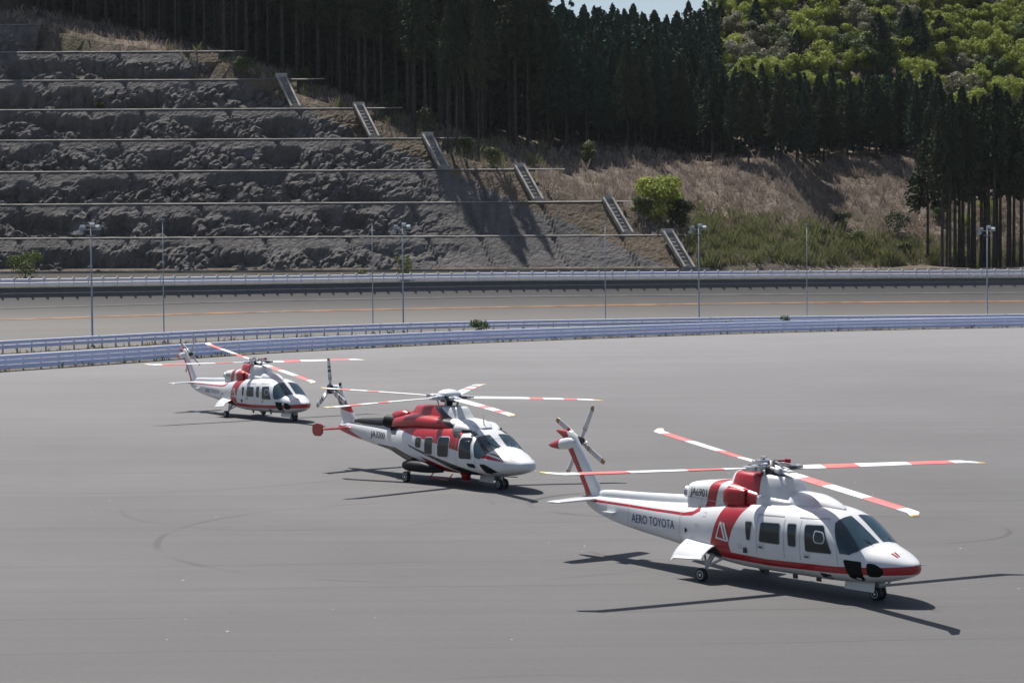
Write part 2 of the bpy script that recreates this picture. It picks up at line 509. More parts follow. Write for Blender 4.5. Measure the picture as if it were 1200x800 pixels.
def lin_point(i, u, lift=0.0):
    a = max([x for x in US if x <= u + 1e-6] or [0]); b = min([x for x in US if x >= u - 1e-6] or [US[-1]])
    pa, pb = track_point(i, a), track_point(i, b)
    q = pa if b - a < 1e-6 else pa.lerp(pb, (u - a) / (b - a))
    return q + Vector((0, 0, lift))
def track_line(name, u_of, w, mat, lift=0.03):
    V = []; F = []
    for i in range(len(cols)):
        u = u_of(i)
        V += [lin_point(i, u - w / 2, lift), lin_point(i, u + w / 2, lift)]
    F = [(2 * i, 2 * i + 1, 2 * i + 3, 2 * i + 2) for i in range(len(cols) - 1)]
    return struct(obj(name, mesh_from(name, V, F, mat)))
def u_for_pixel_row(tab):
    """where on the bank a line seen at these photograph rows lies"""
    def f(i):
        best = (1e9, 0)
        for k in range(0, 130):
            u = k * 0.1
            q = track_point(i, u)
            px = 600 + CAM_F * q.x / q.y
            yh = 305.3 - (px - 600) * 0.00524
            py = yh + (CAM_H - q.z) / q.y * CAM_F
            e = abs(py - lerp_table(tab, px))
            if e < best[0]: best = (e, u)
        return best[1]
    us = [f(i) for i in range(len(cols))]
    sm = [sum(us[max(0, i - 6):i + 7]) / len(us[max(0, i - 6):i + 7]) for i in range(len(us))]
    return lambda i: sm[i]
track_line('orange_lane_line', u_for_pixel_row([(-200, 381), (0, 374.7), (300, 365.7), (600, 359.7), (900, 355), (1200, 353), (1400, 352)]), 0.28, M_ORANGE)
track_line('pale_lane_line', u_for_pixel_row([(-200, 367), (0, 361.5), (300, 352.5), (600, 347.5), (900, 345), (1200, 343.3), (1400, 342)]), 0.20, M_PALELINE)
track_line('orange_lane_line', lambda i: 12.3, 0.35, M_ORANGE)

# painted kerb along the rim
V = []; F = []
for i in range(len(cols)):
    q = track_point(i, 0.0); q2 = track_point(i, -0.45)
    z = q.z
    V += [(q.x, q.y, z - .05), (q.x, q.y, z + .13), (q2.x, q2.y, z + .13), (q2.x, q2.y, z - .3)]
for i in range(len(cols) - 1):
    for j in range(3): F.append((4 * i + j, 4 * i + j + 1, 4 * i + 5 + j, 4 * i + 4 + j))
struct(obj('kerb', mesh_from('kerb', V, F, M_KERB)))

# ------------------------------------------------------------------ hillside
Y0, Z0 = 302.0, 7.0
BREAK = [(-160, 66), (-110, 54), (-82, 42), (-50, 35.5), (-35.9, 29.8), (-22, 24.5), (-10.4, 19.0), (5.4, 12.9), (19.3, 7.2), (28, 2.1), (33, 0.0), (200, 0.0)]
EDGE = [(-200, -32), (0, 9), (100, 29), (200, 49), (300, 79), (400, 114), (480, 147), (560, 167), (640, 176), (750, 178), (850, 191), (950, 193), (1050, 190), (1090, 199), (1150, 220), (1250, 225)]
def z_base(X, Y):
    e = lerp_table(BREAK, X)
    yb = Y0 + e / 0.9
    Ys = Y0 + 26 * smooth(44, 58, X)                # level ground under the cedar clump
    if Y >= Y0 and Y < Ys: return Z0
    if Y < Y0:
        ry = rimY(X) + 0.45
        t = smooth(ry + 2, Y0, Y)
        return rimZ(X) - 0.12 + (Z0 - rimZ(X) + 0.12) * t
    if Y < yb: return Z0 + 0.9 * (Y - Y0)
    zb = Z0 + e
    d = Y - max(yb, Ys)
    reach = 46.0
    gs = lerp_table([(-90, .215), (-60, .19), (-30, .19), (-8, .20), (8, .25), (28, .36), (45, .42), (60, .45)], X)   # open slope before the forest
    px = 600 + CAM_F * X / Y
    if d < reach: return zb + gs * d
    z1 = zb + gs * reach
    d -= reach
    far_rise = 0.17 + 0.06 * smooth(500, 100, px)
    z2 = z1 + far_rise * min(d, 118)
    if d > 118: z2 -= 0.25 * (d - 118)
    # the steeper broadleaf hill to the right
    hill = smooth(795, 930, px)
    ys = 392 + 10 * (1 - hill)
    if Y > ys: z2 += hill * (0.50 * min(Y - ys, 150) )
    return z2
def z_hill(X, Y):
    b = 0.0
    if Y > Y0 + 0.5:
        b = 0.55 * noise.noise((X * 0.13, Y * 0.13, 3.1)) + 0.2 * noise.noise((X * 0.5, Y * 0.5, 1.0))
        e = lerp_table(BREAK, X)
        if Y < Y0 + e / 0.9 + 0.5: b = -3.2 * smooth(Y0, Y0 + 5, Y)      # tucked under the terraces
    return z_base(X, Y) + b
def march(px, py, ymin=None):
    """first point of the hillside met by the line of sight through this photograph pixel"""
    d = ray(px, py)
    Y = ymin or (rimY(d.x / d.y * 285) + 2)
    while Y < 620:
        X = d.x / d.y * Y
        z = CAM_H + d.z / d.y * Y
        if z <= z_base(X, Y): return Vector((X, Y, z_hill(X, Y)))
        Y += 0.25
    return None

xs = [-170 + 2.0 * i for i in range(171)]
trow = [0.0, 0.12, 0.35, 0.65, 1.0]
yabs = [Y0 + 1.0 * k for k in range(1, 61)] + [Y0 + 60 + 4.0 * k for k in range(1, 70)]
V = []; F = []
for X in xs:
    r0 = rimY(X) + 0.40
    for t in trow:
        Y = r0 + (Y0 - r0) * t; V.append((X, Y, z_hill(X, Y)))
    for Y in yabs: V.append((X, Y, z_hill(X, Y)))
nr = len(trow) + len(yabs)
for i in range(len(xs) - 1):
    for j in range(nr - 1): F.append((i * nr + j, (i + 1) * nr + j, (i + 1) * nr + j + 1, i * nr + j + 1))
struct(obj('hillside', mesh_from('hillside', V, F, M_HILL, True)))

# cut terraces: eight faces, each 5.4 m high, rough sprayed concrete, narrow benches between
TIER_END = [26.8, 17.9, 4.1, -10.9, -22.5, -36.0, -50.0, -82.0]
def rough_at(X, Z): return 0.07 + 0.93 * smooth(-4, -30, X + 5 * noise.noise((X * .07, Z * .2, 2.0)))
grv = random.Random(31)
GROOVES = []
for k in range(8):
    g_, x_ = [], -122.0
    while x_ < 25: x_ += grv.uniform(7, 15); g_.append(x_)
    GROOVES.append(g_)
V = []; F = []
NS = 19
for k, xe in enumerate(TIER_END):
    x0 = -125.0; dx = 0.36
    nX = int((xe - x0) / dx) + 1
    base = len(V)
    yb, zb = Y0 + 6 * k + (1.5 if k else 0.4), Z0 + 5.4 * k
    yt, zt = Y0 + 6 * (k + 1), Z0 + 5.4 * (k + 1)
    nrm = Vector((0, -(zt - zb), (yt - yb))).normalized()
    for i in range(nX):
        X = min(xe, x0 + dx * i)
        for j in range(NS + 2):
            if j > NS:
                V.append((X, yt + 1.9, zt + 0.02)); continue
            s = j / NS
            p = Vector((X, yb + (yt - yb) * s, zb + (zt - zb) * s))
            rg = rough_at(X, p.z)
            wx = X + 1.5 * noise.noise((X * .2, p.z * .4, k * 2.0))
            n1 = noise.noise((wx * 0.15, k * 7.7, p.z * 0.28 + X * .03))
            n2 = 1 - abs(noise.noise((wx * 0.55 + 3, k * 5.1, p.z * 0.85 + X * 0.25))) * 2.2
            n2b = 1 - abs(noise.noise((wx * 1.25 + 9, k * 2.1, p.z * 1.6 - X * 0.35))) * 2.2
            n3 = noise.noise((X * 2.1, k * 3.3, p.z * 2.6))
            reg = noise.noise((X * .045, k * 3.7, 5))
            low = smooth(.86 + .25 * reg, 0.38 + .25 * reg, s)
            vd, vp = noise.voronoi((wx * .42 + .2 * p.z, k * 3.3, p.z * .62 - .25 * wx))
            blk_ = 1.05 * noise.noise((vp[0].x * 3.7, vp[0].y, vp[0].z * 3.7)) - .55 * smooth(.18, 0, vd[1] - vd[0])
            n2c = 1 - abs(noise.noise((wx * 0.34 + 1, k * 9.1, p.z * 0.5 - X * .2))) * 2.2
            pocket = smooth(-.05, 0.38, n1) * low
            d = rg * (-1.7 * pocket * (.75 + .6 * n2c) + low * (0.20 * n2 + .20 * n2b + .22 * n2c - .2) + 0.10 * n3 * (0.3 + low) + low * blk_) * smooth(1.0, 0.92, s)
            d += 0.06 * n3
            for gx in GROOVES[k]:
                dg = abs(X - (gx + 2.6 * (1 - s)))
                if dg < .5: d -= .42 * (1 - dg / .5) * smooth(1, .9, s)
            V.append(p + nrm * d + Vector((0.25 * rg * n3 * low, 0, 0)))
    m2 = NS + 2
    for i in range(nX - 1):
        for j in range(m2 - 1):
            F.append((base + i * m2 + j, base + (i + 1) * m2 + j, base + (i + 1) * m2 + j + 1, base + i * m2 + j + 1))
terr = struct(obj('rock_terraces', mesh_from('rock_terraces', V, F, M_ROCK, False)))
# gutters along the bench edges
for k, xe in enumerate(TIER_END):
    V = []; F = []
    n_ = 60
    xr = min(xe + 4.5, 27) if k < 7 else xe
    for i in range(n_ + 1):
        X = -125 + (xr + 125) * i / n_
        jz = 0.05 * noise.noise((X * .3, k, 0))
        y, z = Y0 + 6 * (k + 1) - 0.10, Z0 + 5.4 * (k + 1) + 0.10 + jz
        V += [(X, y - .06, z - .14), (X, y + .10, z), (X, y + .45, z + .02), (X, y + .45, z - .16)]
    for i in range(n_):
        for j in range(3): F.append((4 * i + j, 4 * i + 4 + j, 4 * i + 5 + j, 4 * i + 1 + j))
    obj('bench_gutter', mesh_from('bench_gutter', V, F, M_CONC_D), terr)

# low retaining wall along the foot of the terraces
V = []; F = []
for i in range(81):
    X = -125 + (30 + 125) * i / 80
    V += [(X, Y0 - .3, Z0 - 1.0), (X, Y0 - .3, Z0 + .35), (X, Y0 + .15, Z0 + .35), (X, Y0 + .15, Z0 - 1.0)]
for i in range(80):
    for j in range(3): F.append((4 * i + j, 4 * i + 4 + j, 4 * i + 5 + j, 4 * i + 1 + j))
tag(obj('retaining_wall', mesh_from('retaining_wall', V, F, M_CONC_D)), 'low stained concrete wall along the foot of the rock terraces', 'wall')

# stepped drain chutes at the right-hand ends of the faces
CH_LABEL = ['lowest concrete drain chute beside bare earth, just above the track rail',
            'second lowest concrete drain chute, beside the big round green bush',
            'third concrete drain chute up the terraces, its foot at the tree shadow patch',
            'fourth concrete drain chute up the terraces, foot of three lone cedar trunks',
            'fifth concrete drain chute up the terraces, narrow with brown grass on both sides',
            'topmost concrete drain chute, whitish, at the end of the sixth rock face']
for k in range(6):
    xe = TIER_END[k]
    t = thing('drain_chute', CH_LABEL[k], 'drain chute', (xe + 0.2, Y0 + 6 * k + (1.2 if k else 0.2), Z0 + 5.4 * k), 0, 'drain chutes down the terrace ends')
    rise, run, sl = 5.5, 4.7, -2.9            # leans away to the left as it climbs
    def P(s, w, h): return Vector((sl * s + w, run * s, rise * s + h + 0.15))
    up = Vector((0, -rise, run)).normalized()
    for nm, w0, w1, h0, h1, mt in (('channel', -.55, .55, 0.0, .18, M_CONC_D), ('side_wall', -.85, -.55, 0.0, .62, M_CONC), ('side_wall', .55, .85, 0.0, .62, M_CONC)):
        b = MB()
        V8 = [P(s, w, 0) + up * h for s in (0, 1) for w in (w0, w1) for h in (h0 - .4, h1)]
        b.add(V8, [(0, 1, 3, 2), (4, 6, 7, 5), (0, 4, 5, 1), (2, 3, 7, 6), (0, 2, 6, 4), (1, 5, 7, 3)])
        b.build(nm, mt, t)
    for q in range(9):
        b = MB(); b.box(P(0.06 + q * .105, 0, .20), (1.08, .32, .16)); b.build('step', M_CONC_D, t)
    b = MB(); b.box(P(0, 0.0, .25), (2.1, .5, .8)); b.build('catch_basin', M_CONC, t)
    b = MB(); b.box(P(1.02, 0.0, .30), (2.0, .5, .7)); b.build('head_wall', M_CONC, t)

# ------------------------------------------------------------------ vegetation builders
def conifer_mesh(seed, H, crown_from, rmax, nbr, per, mat, name='crown', leaf=0.75):
    rnd = random.Random(seed)
    V = []; F = []
    hb = H * crown_from
    lean = rnd.uniform(-.02, .02)
    lop = [rnd.uniform(0.72, 1.15) for _ in range(9)]
    for i in range(nbr):
        t = rnd.random() ** 0.85
        h = hb + (H - hb) * t
        prof = (1 - t ** 1.5) ** 0.85 * (0.62 + 0.38 * min(1, t * 4 + .2))
        a = rnd.uniform(0, 2 * pi)
        L = rmax * prof * rnd.uniform(0.62, 1.08) * lop[int(a / (2 * pi) * 9) % 9] + 0.15
        droop = rnd.uniform(-0.10, 0.42) * L
        ca, sa = cos(a), sin(a)
        for j in range(per):
            f = (0.30 + 0.75 * (j + rnd.random()) / per)
            c = Vector((ca * L * f + lean * h, sa * L * f, h - droop * f * f + rnd.uniform(-.3, .3)))
            s = leaf * rnd.uniform(0.55, 1.15) * (1 - 0.45 * t)
            d = Vector((ca + rnd.uniform(-.6, .6), sa + rnd.uniform(-.6, .6), rnd.uniform(-1.1, -.1))).normalized()
            w = d.cross(Vector((rnd.uniform(-1, 1), rnd.uniform(-1, 1), rnd.uniform(-.3, .6)))).normalized()
            n0 = len(V)
            V += [c - d * s * .5, c + w * s * .42 + d * s * .1, c + d * s * .8, c - w * s * .42 + d * s * .1]
            F.append((n0, n0 + 1, n0 + 2, n0 + 3))
    # leader
    for j in range(10):
        c = Vector((lean * H + rnd.uniform(-.12, .12), rnd.uniform(-.12, .12), H - 0.2 - j * .14)); s = .35
        d = Vector((rnd.uniform(-1, 1), rnd.uniform(-1, 1), .6)).normalized(); w = d.cross(Vector((0, 0, 1))).normalized(); n0 = len(V)
        V += [c - d * s * .5, c + w * s * .3, c + d * s, c - w * s * .3]; F.append((n0, n0 + 1, n0 + 2, n0 + 3))
    return mesh_from(name, V, F, mat)

def trunk_mesh(seed, H, r, mat, stubs=8, crown_from=0.5):
    rnd = random.Random(seed)
    b = MB(); n = 7
    prof = [(-1.0, r * 1.35), (0.3, r * 1.1), (H * .3, r * .86), (H * .6, r * .58), (H * .97, r * .12)]
    b.lathe(prof, axis='Z', n=n)
    for _ in range(stubs):
        h = rnd.uniform(H * .25, H * crown_from * 1.25); a = rnd.uniform(0, 2 * pi); L = rnd.uniform(.5, 1.6)
        b.tube((0, 0, h), (cos(a) * L, sin(a) * L, h - rnd.uniform(-.1, .5)), .045, .015, 4, False)
    return b.mesh('trunk', mat, True)

def leafy_mesh(seed, lobes, nleaf, leaf, mat, name='crown', inner=0.55):
    """crown of many leaf-clump faces spread over uneven lobes; lobes = (centre, radii)"""
    rnd = random.Random(seed)
    V = []; F = []
    wts = [l[1][0] * l[1][2] for l in lobes]; tot = sum(wts)
    for (c, r), w in zip(lobes, wts):
        for _ in range(int(nleaf * w / tot)):
            d = Vector((rnd.gauss(0, 1), rnd.gauss(0, 1), rnd.gauss(0.15, 1))).normalized()
            k = inner + (1.08 - inner) * rnd.random() ** 0.6
            k *= 0.86 + 0.28 * noise.noise((d.x * 2.2 + seed, d.y * 2.2, d.z * 2.2 + c[0]))
            p = Vector((c[0] + d.x * r[0] * k, c[1] + d.y * r[1] * k, c[2] + d.z * r[2] * k))
            s = leaf * rnd.uniform(.5, 1.3)
            t = (d + Vector((rnd.uniform(-.9, .9), rnd.uniform(-.9, .9), rnd.uniform(-.6, .9)))).normalized()
            u = t.orthogonal().normalized(); u = Matrix.Rotation(rnd.uniform(0, 2 * pi), 3, t) @ u; v = t.cross(u)
            n0 = len(V)
            V += [p - u * s * .5, p + v * s * .35, p + u * s * .55, p - v * s * .35]
            F.append((n0, n0 + 1, n0 + 2, n0 + 3))
    return mesh_from(name, V, F, mat)

def limbs_mesh(seed, H, r, lobes, mat):
    b = MB(); fork = H * .38
    b.tube((0, 0, -.6), (0, 0, fork), r * 1.2, r * .8, 7)
    for c, rad in lobes:
        mid = Vector((c[0] * .45, c[1] * .45, fork + (c[2] - fork) * .5))
        b.tube((0, 0, fork - .1), mid, r * .6, r * .38, 5, False); b.tube(mid, c, r * .38, r * .12, 5, False)
    return b.mesh('trunk', mat, True)

def rand_lobes(seed, R, H, n):
    rnd = random.Random(seed); out = [((0, 0, H * .70), (R * .62, R * .62, H * .26))]
    for i in range(n):
        a = 2 * pi * (i + rnd.uniform(-.3, .3)) / n; d = R * rnd.uniform(.42, .66)
        s = rnd.uniform(.30, .50) * R
        out.append(((cos(a) * d, sin(a) * d, H * rnd.uniform(.45, .80)), (s, s, s * rnd.uniform(.65, .95))))
    return out

def grass_mesh(pts, rnd, mat, name, hmin, hmax, blades, width, spread):
    V = []; F = []
    for p in pts:
        k0 = rnd.uniform(.65, 1.25) * (.62 + .85 * smooth(-.15, .35, noise.noise((p.x * .45, p.y * .45, 4.0))))
        for _ in range(blades):
            a = rnd.uniform(0, 2 * pi); d = spread * rnd.random()
            h = rnd.uniform(hmin, hmax) * k0; b = Vector((p.x + cos(a) * d, p.y + sin(a) * d, p.z - .1))
            w = width * rnd.uniform(.6, 1.3); a2 = rnd.uniform(0, 2 * pi)
            tx = Vector((cos(a2) * w, sin(a2) * w, 0)); bend = Vector((rnd.uniform(-.5, .5), rnd.uniform(-.5, .5), 0)) * h
            n0 = len(V)
            V += [b - tx, b + tx, b + bend * .5 + Vector((0, 0, h * .7)) + tx * .6, b + bend + Vector((0, 0, h))]
            F += [(n0, n0 + 1, n0 + 2), (n0, n0 + 2, n0 + 3)]
    return mesh_from(name, V, F, mat)

# --- conifer forest
TALL = [(conifer_mesh(20 + i, 27, (.44, .50, .54, .40, .58, .48)[i], (2.8, 3.1, 2.6, 3.3, 2.7, 2.9)[i], 360, 17, M_CEDAR, leaf=.46), trunk_mesh(40 + i, 27, .27, M_BARK, 9, .5)) for i in range(6)]
SHORT = [(conifer_mesh(60 + i, 18.5, (.30, .36, .42, .26, .34)[i], (3.3, 3.0, 3.6, 3.5, 2.9)[i], 420, 18, M_PINE if i % 2 else M_CEDAR, leaf=.44), trunk_mesh(80 + i, 18.5, .2, M_BARK, 7, .4)) for i in range(5)]
conifer_count = 0
def conifer(kind, p, s, label, group, name='conifer_tree'):
    global conifer_count
    conifer_count += 1
    crown, trunk = random.choice(kind)
    t = thing(name, label, 'tree', (p[0], p[1], p[2]), random.uniform(0, 2 * pi), group)
    sx = s * random.uniform(.82, 1.32)
    t.scale = (sx, sx, s)
    obj('trunk', trunk, t); obj('crown', crown, t)
    return t

rnd = random.Random(11)
EDGEY = []
for _x in range(-40, 1260, 20):
    _p = march(_x, lerp_table(EDGE, _x) - 1)
    EDGEY.append((_x, _p.y if _p else 400))
L_RT = 'tall cedar with long bare trunk in the clump beside the track rail'
L_RIDGE = 'dark conifer on the skyline ridge below the pale sky'
px = -25.0
while px < 1100:
    py = lerp_table(EDGE, px) - 1
    p = march(px, py)
    if p is None: px += 12; continue
    sm = smooth(560, 700, px)
    for r in range(4):
        Y = p.y + r * 3.4 + rnd.uniform(-.8, 1.8) + (2.5 if r else 0)
        X = p.x * Y / p.y + rnd.uniform(-1.2, 1.2) + (1.6 if r % 2 else 0)
        if conifer_count > 218 or (px > 850 and r > 2): break
        if rnd.random() < 0.06: continue
        if px < 640:
            lab = ('tall dark cedar in the wood above the highest rock faces, beyond the topmost drain chute' if px < 330 else
                   'tall dark cedar with bare lower trunk in the wood above the upper drain chutes' if px < 480 else
                   'tall dark cedar in the shaded wood behind the lone cedars')
            conifer(TALL, (X, Y, z_hill(X, Y) - .2), rnd.uniform(.92, 1.15) * (1 - .12 * sm), lab, 'cedars above the terraces', 'cedar_tree')
        else:
            lab = ('dark conifer at the forest edge above the big round green bush' if px < 800 else
                   'dark conifer at the forest edge above the dry grass, below the bright green hill' if px < 960 else
                   'dark conifer at the forest edge between the dry grass and the cedar clump')
            conifer(SHORT, (X, Y, z_hill(X, Y) - .2), rnd.uniform(.85, 1.10) * lerp_table([(640, 1.1), (760, .98), (860, .82), (1090, .80)], px), lab, 'conifers along the forest edge')
    px += rnd.uniform(15, 21) if px < 640 else rnd.uniform(19, 26)
# lone cedars standing before the forest
for bx, by, s, lab in ((525, 178, .98, 'leftmost of three lone cedars with bare trunks above the fourth drain chute'), (536, 181, .90, 'shorter lone cedar between two taller ones above the fourth drain chute'),
                       (561, 188, 1.02, 'tallest lone cedar, its shadow falling on the smooth terrace face'), (486, 158, 1.0, 'lone cedar beside the dark leafy bush in front of the wood')):
    c_ = conifer(TALL, march(bx, by), s, lab, 'lone cedars above the chutes', 'cedar_tree')
    c_.scale.x *= .72; c_.scale.y *= .72
# clump beside the track on the right
clump_ = [(1104, 303), (1113, 306), (1119, 309), (1128, 305), (1135, 310), (1142, 306), (1150, 309), (1158, 303), (1165, 309), (1172, 306), (1181, 310), (1188, 304), (1196, 309), (1204, 306), (1212, 309), (1110, 296), (1124, 297), (1139, 298), (1154, 295), (1168, 297), (1183, 296), (1197, 298), (1215, 297)]
for q, (bx, by) in enumerate(clump_):
    Y = 317 + rnd.uniform(0, 5) + (7 if q > 14 else 0); g = at_depth(bx, 300, Y); p = Vector((g.x, Y, z_hill(g.x, Y)))
    conifer(TALL, p, rnd.uniform(.92, 1.10), L_RT, 'cedar clump beside the track', 'cedar_tree')
p = march(1087, 307)
tag(conifer(SHORT, p, 1.18, '', None, 'cedar_tree'), 'single slender cedar with small high crown, left of the cedar clump', 'tree')
# skyline conifers, one by one
for bx, top in ((566, 2), (585, 6), (600, 0), (612, 8), (628, 3), (641, 11), (655, 6), (668, 12), (684, 5), (700, 9), (716, 13), (731, 10), (742, 4), (752, 14), (766, 12), (781, 17), (795, 15), (807, 1), (818, 12), (833, 9), (843, 3), (856, 13)):
    Y = 446 + rnd.uniform(-6, 6); g = at_depth(bx, top, Y); zg = z_hill(g.x, Y)
    conifer(SHORT, (g.x, Y, zg - .3), max(.5, (g.z - zg) / 18.5), L_RIDGE, 'skyline conifers')
for bx, top, Y, lab in ((886, -3, 428, 'dark conifer on the skyline at the left end of the bright green hill'), (925, -4, 440, 'dark bushy conifer cut by the skyline above pale blossoming trees'), (990, -3, 452, 'dark conifer poking above the bright green crowns on the hill top'),
                   (1029, 14, 412, 'pointed dark conifer, smallest of the dark group on the green hill'), (1062, 6, 414, 'broad dark conifer, tallest of the dark group on the green hill'), (1078, 12, 412, 'dark conifer in the middle of the dark group on the green hill'), (1100, 16, 413, 'dark conifer at the far end of the dark group on the green hill'), (934, 34, 410, 'dark conifer standing alone among pale blossoming trees')):
    g = at_depth(bx, top, Y); zg = z_hill(g.x, Y)
    c_ = conifer(SHORT, (g.x, Y, zg - .3), min(1.25, max(.6, (g.z - zg) / 18.5)), lab, 'conifers on the green hill')
    c_.scale.x *= 1.35; c_.scale.y *= 1.35
# the rest of the forest behind: one mass
LOWC = [conifer_mesh(200 + i, 19, .06, 2.5, 150, 5, M_PINE, leaf=.95) for i in range(4)]
V = []; F = []
for row in range(38):
    Y = 334 + row * 3.1
    for i in range(64):
        X = (-100 + i * 3.3 + (row % 2) * 1.7) * Y / 340 + rnd.uniform(-1.3, 1.3)
        y = Y + rnd.uniform(-1.4, 1.4)
        ppx = 600 + CAM_F * X / y
        if ppx < -40 or ppx > 1235: continue
        e = lerp_table(BREAK, X)
        lim = lerp_table(EDGEY, ppx) + (13 if ppx < 842 else 8)
        if y < lim: continue
        if ppx > 842 and y > lim + 14: continue
        if ppx > 1085: continue
        if ppx < 520 and y > lim + 34: continue
        me_ = LOWC[rnd.randrange(4)]; s = rnd.uniform(.85, 1.2) * (1.35 if ppx < 560 else (1.0 if ppx < 842 else .70)); a = rnd.uniform(0, 2 * pi)
        co = np.empty(len(me_.vertices) * 3); me_.vertices.foreach_get('co', co); co = co.reshape(-1, 3) * s
        ca, sa = cos(a), sin(a)
        R = np.stack([co[:, 0] * ca - co[:, 1] * sa + X, co[:, 0] * sa + co[:, 1] * ca + y, co[:, 2] + z_hill(X, y) - .3], 1)
        V.append(R)
VV = np.concatenate(V); nq = len(VV) // 4
me = bpy.data.meshes.new('far_forest')
me.vertices.add(len(VV)); me.vertices.foreach_set('co', VV.astype(np.float32).ravel())
me.loops.add(len(VV)); me.loops.foreach_set('vertex_index', np.arange(len(VV), dtype=np.int32))
me.polygons.add(nq); me.polygons.foreach_set('loop_start', np.arange(0, len(VV), 4, dtype=np.int32))
me.materials.append(M_PINE); me.update(calc_edges=True); me.validate()
ff = obj('far_forest', me); ff['kind'] = 'stuff'; tag(ff, 'dense dark conifer forest filling the slope behind the front trees', 'forest')

# --- broadleaf hill
BL = []
for i in range(7):
    lob = rand_lobes(300 + i, 4.6, 10.5, 9)
    rl = random.Random(900 + i)
    lob = [((c[0] * 1.08, c[1] * 1.08, c[2] + rl.uniform(-.8, .9)), (r[0] * rl.uniform(.62, .92), r[1] * rl.uniform(.62, .92), r[2] * rl.uniform(.6, 1.0))) for c, r in lob]
    lob += [((rl.uniform(-3.6, 3.6), rl.uniform(-3.6, 3.6), rl.uniform(4.2, 9.6)), (rl.uniform(.7, 1.3),) * 2 + (rl.uniform(.5, .9),)) for _ in range(9)]
    BL.append((lob, limbs_mesh(i, 10.5, .26, lob, M_BARK2)))
BLM = {}
def broadleaf(p, s, mat, label, group, i):
    key = (i, mat.name)
    if key not in BLM: BLM[key] = leafy_mesh(310 + i, BL[i][0], 4600, .40, mat, inner=.25)
    t = thing('broadleaf_tree', label, 'tree', p, random.uniform(0, 2 * pi), group)
    t.scale = (s, s, s * random.uniform(.85, 1.1))
    obj('trunk', BL[i][1], t); obj('crown', BLM[key], t)
nb = 0
for row in range(16):
    Y = 396 + row * 6.2
    for i in range(40):
        X = (40 + i * 5.2 + (row % 2) * 2.6) + rnd.uniform(-1.8, 1.8)
        y = Y + rnd.uniform(-2, 2)
        ppx = 600 + CAM_F * X / y
        if ppx < 838 + max(0, 5 - row) * 3 or ppx > 1245: continue
        z = z_hill(X, y)
        ppy = 302 - (z + 9 - CAM_H) / y * CAM_F
        if ppy < -75: continue
        m = rnd.random()
        mat = M_FRESH if m < .72 else (M_PALE if m < .84 else M_MID)
        lab = {M_FRESH: 'bright yellow green leafy tree on the sunny hill', M_PALE: 'pale greyish blossoming tree among the green hill trees', M_MID: 'darker mid green leafy tree on the sunny hill'}[mat]
        broadleaf((X, y, z - .3), rnd.uniform(.78, 1.15), mat, lab, 'broadleaf trees on the sunny hill', rnd.randrange(7)); nb += 1

# --- shrubs and weeds, each one a plant
def shrub(p, w, h, mat, label, seed, n=900, leaf=.30, cat='shrub', name='shrub', group=None, lobes=6):
    lob = rand_lobes(seed, w / 2, h, lobes)
    lob = [((c[0], c[1], max(c[2], .25 * h)), r) for c, r in lob] + [((0, 0, h * .3), (w * .36, w * .36, h * .3))]
    t = thing(name, label, cat, p, 0, group)
    obj('stem', limbs_mesh(seed, h, .03 + .012 * h, lob, M_BARK2), t)
    obj('foliage', leafy_mesh(seed, lob, n, leaf, mat, 'foliage', .35), t)
    return t
Yb = rimY(-70) + 12
g = at_depth(30, 326, 285); shrub((g.x, 285, z_hill(g.x, 285)), 6.2, 4.6, M_SHRUB, 'loose yellowish green bush behind the rail at the foot of the terraces', 501, 1100, .34)
g = at_depth(472, 320, 293); shrub((g.x, 293, z_hill(g.x, 293)), 3.5, 4.0, M_SHRUB, 'small upright yellow green bush behind the rail, between two poles', 502, 700, .28)
g = at_depth(424, 320, 294); shrub((g.x, 294, z_hill(g.x, 294)), 1.8, 1.5, M_SHRUB, 'tiny green bush low behind the rail at the terrace foot', 507, 250, .22)
p = march(772, 262); shrub(p, 8.8, 8.0, M_FRESH, 'big round leafy green bush on the dry slope beside a drain chute', 503, 5200, .44, lobes=10)
p = march(796, 270); shrub(p, 5.2, 5.2, M_DARKSHRUB, 'dark green rounded bush tucked against the big leafy bush', 504, 2600, .38)
p = march(752, 258); shrub(p, 4.2, 3.8, M_SHRUB, 'pale olive bush at the left foot of the big leafy bush', 505, 1500, .34)
p = on_ground(563, 397); p.y = 224; p.x = at_depth(563, 383, 224).x; p.z = .03
shrub(p, 2.7, 2.0, M_MID, 'dense green weed clump growing between the two inner guard rails', 506, 1000, .20, 'weed', 'weed_clump')
g = at_depth(920, 370, 248); shrub((g.x, 248, .03), 1.7, 1.7, M_MID, 'pointed green weed sprouting above the inner guard rail', 508, 420, .17, 'weed', 'weed_clump')
g = at_depth(850, 372, 244); shrub((g.x, 244, .03), 1.8, 1.1, M_SHRUB, 'low pale weed showing over the inner guard rail', 509, 240, .16, 'weed', 'weed_clump')
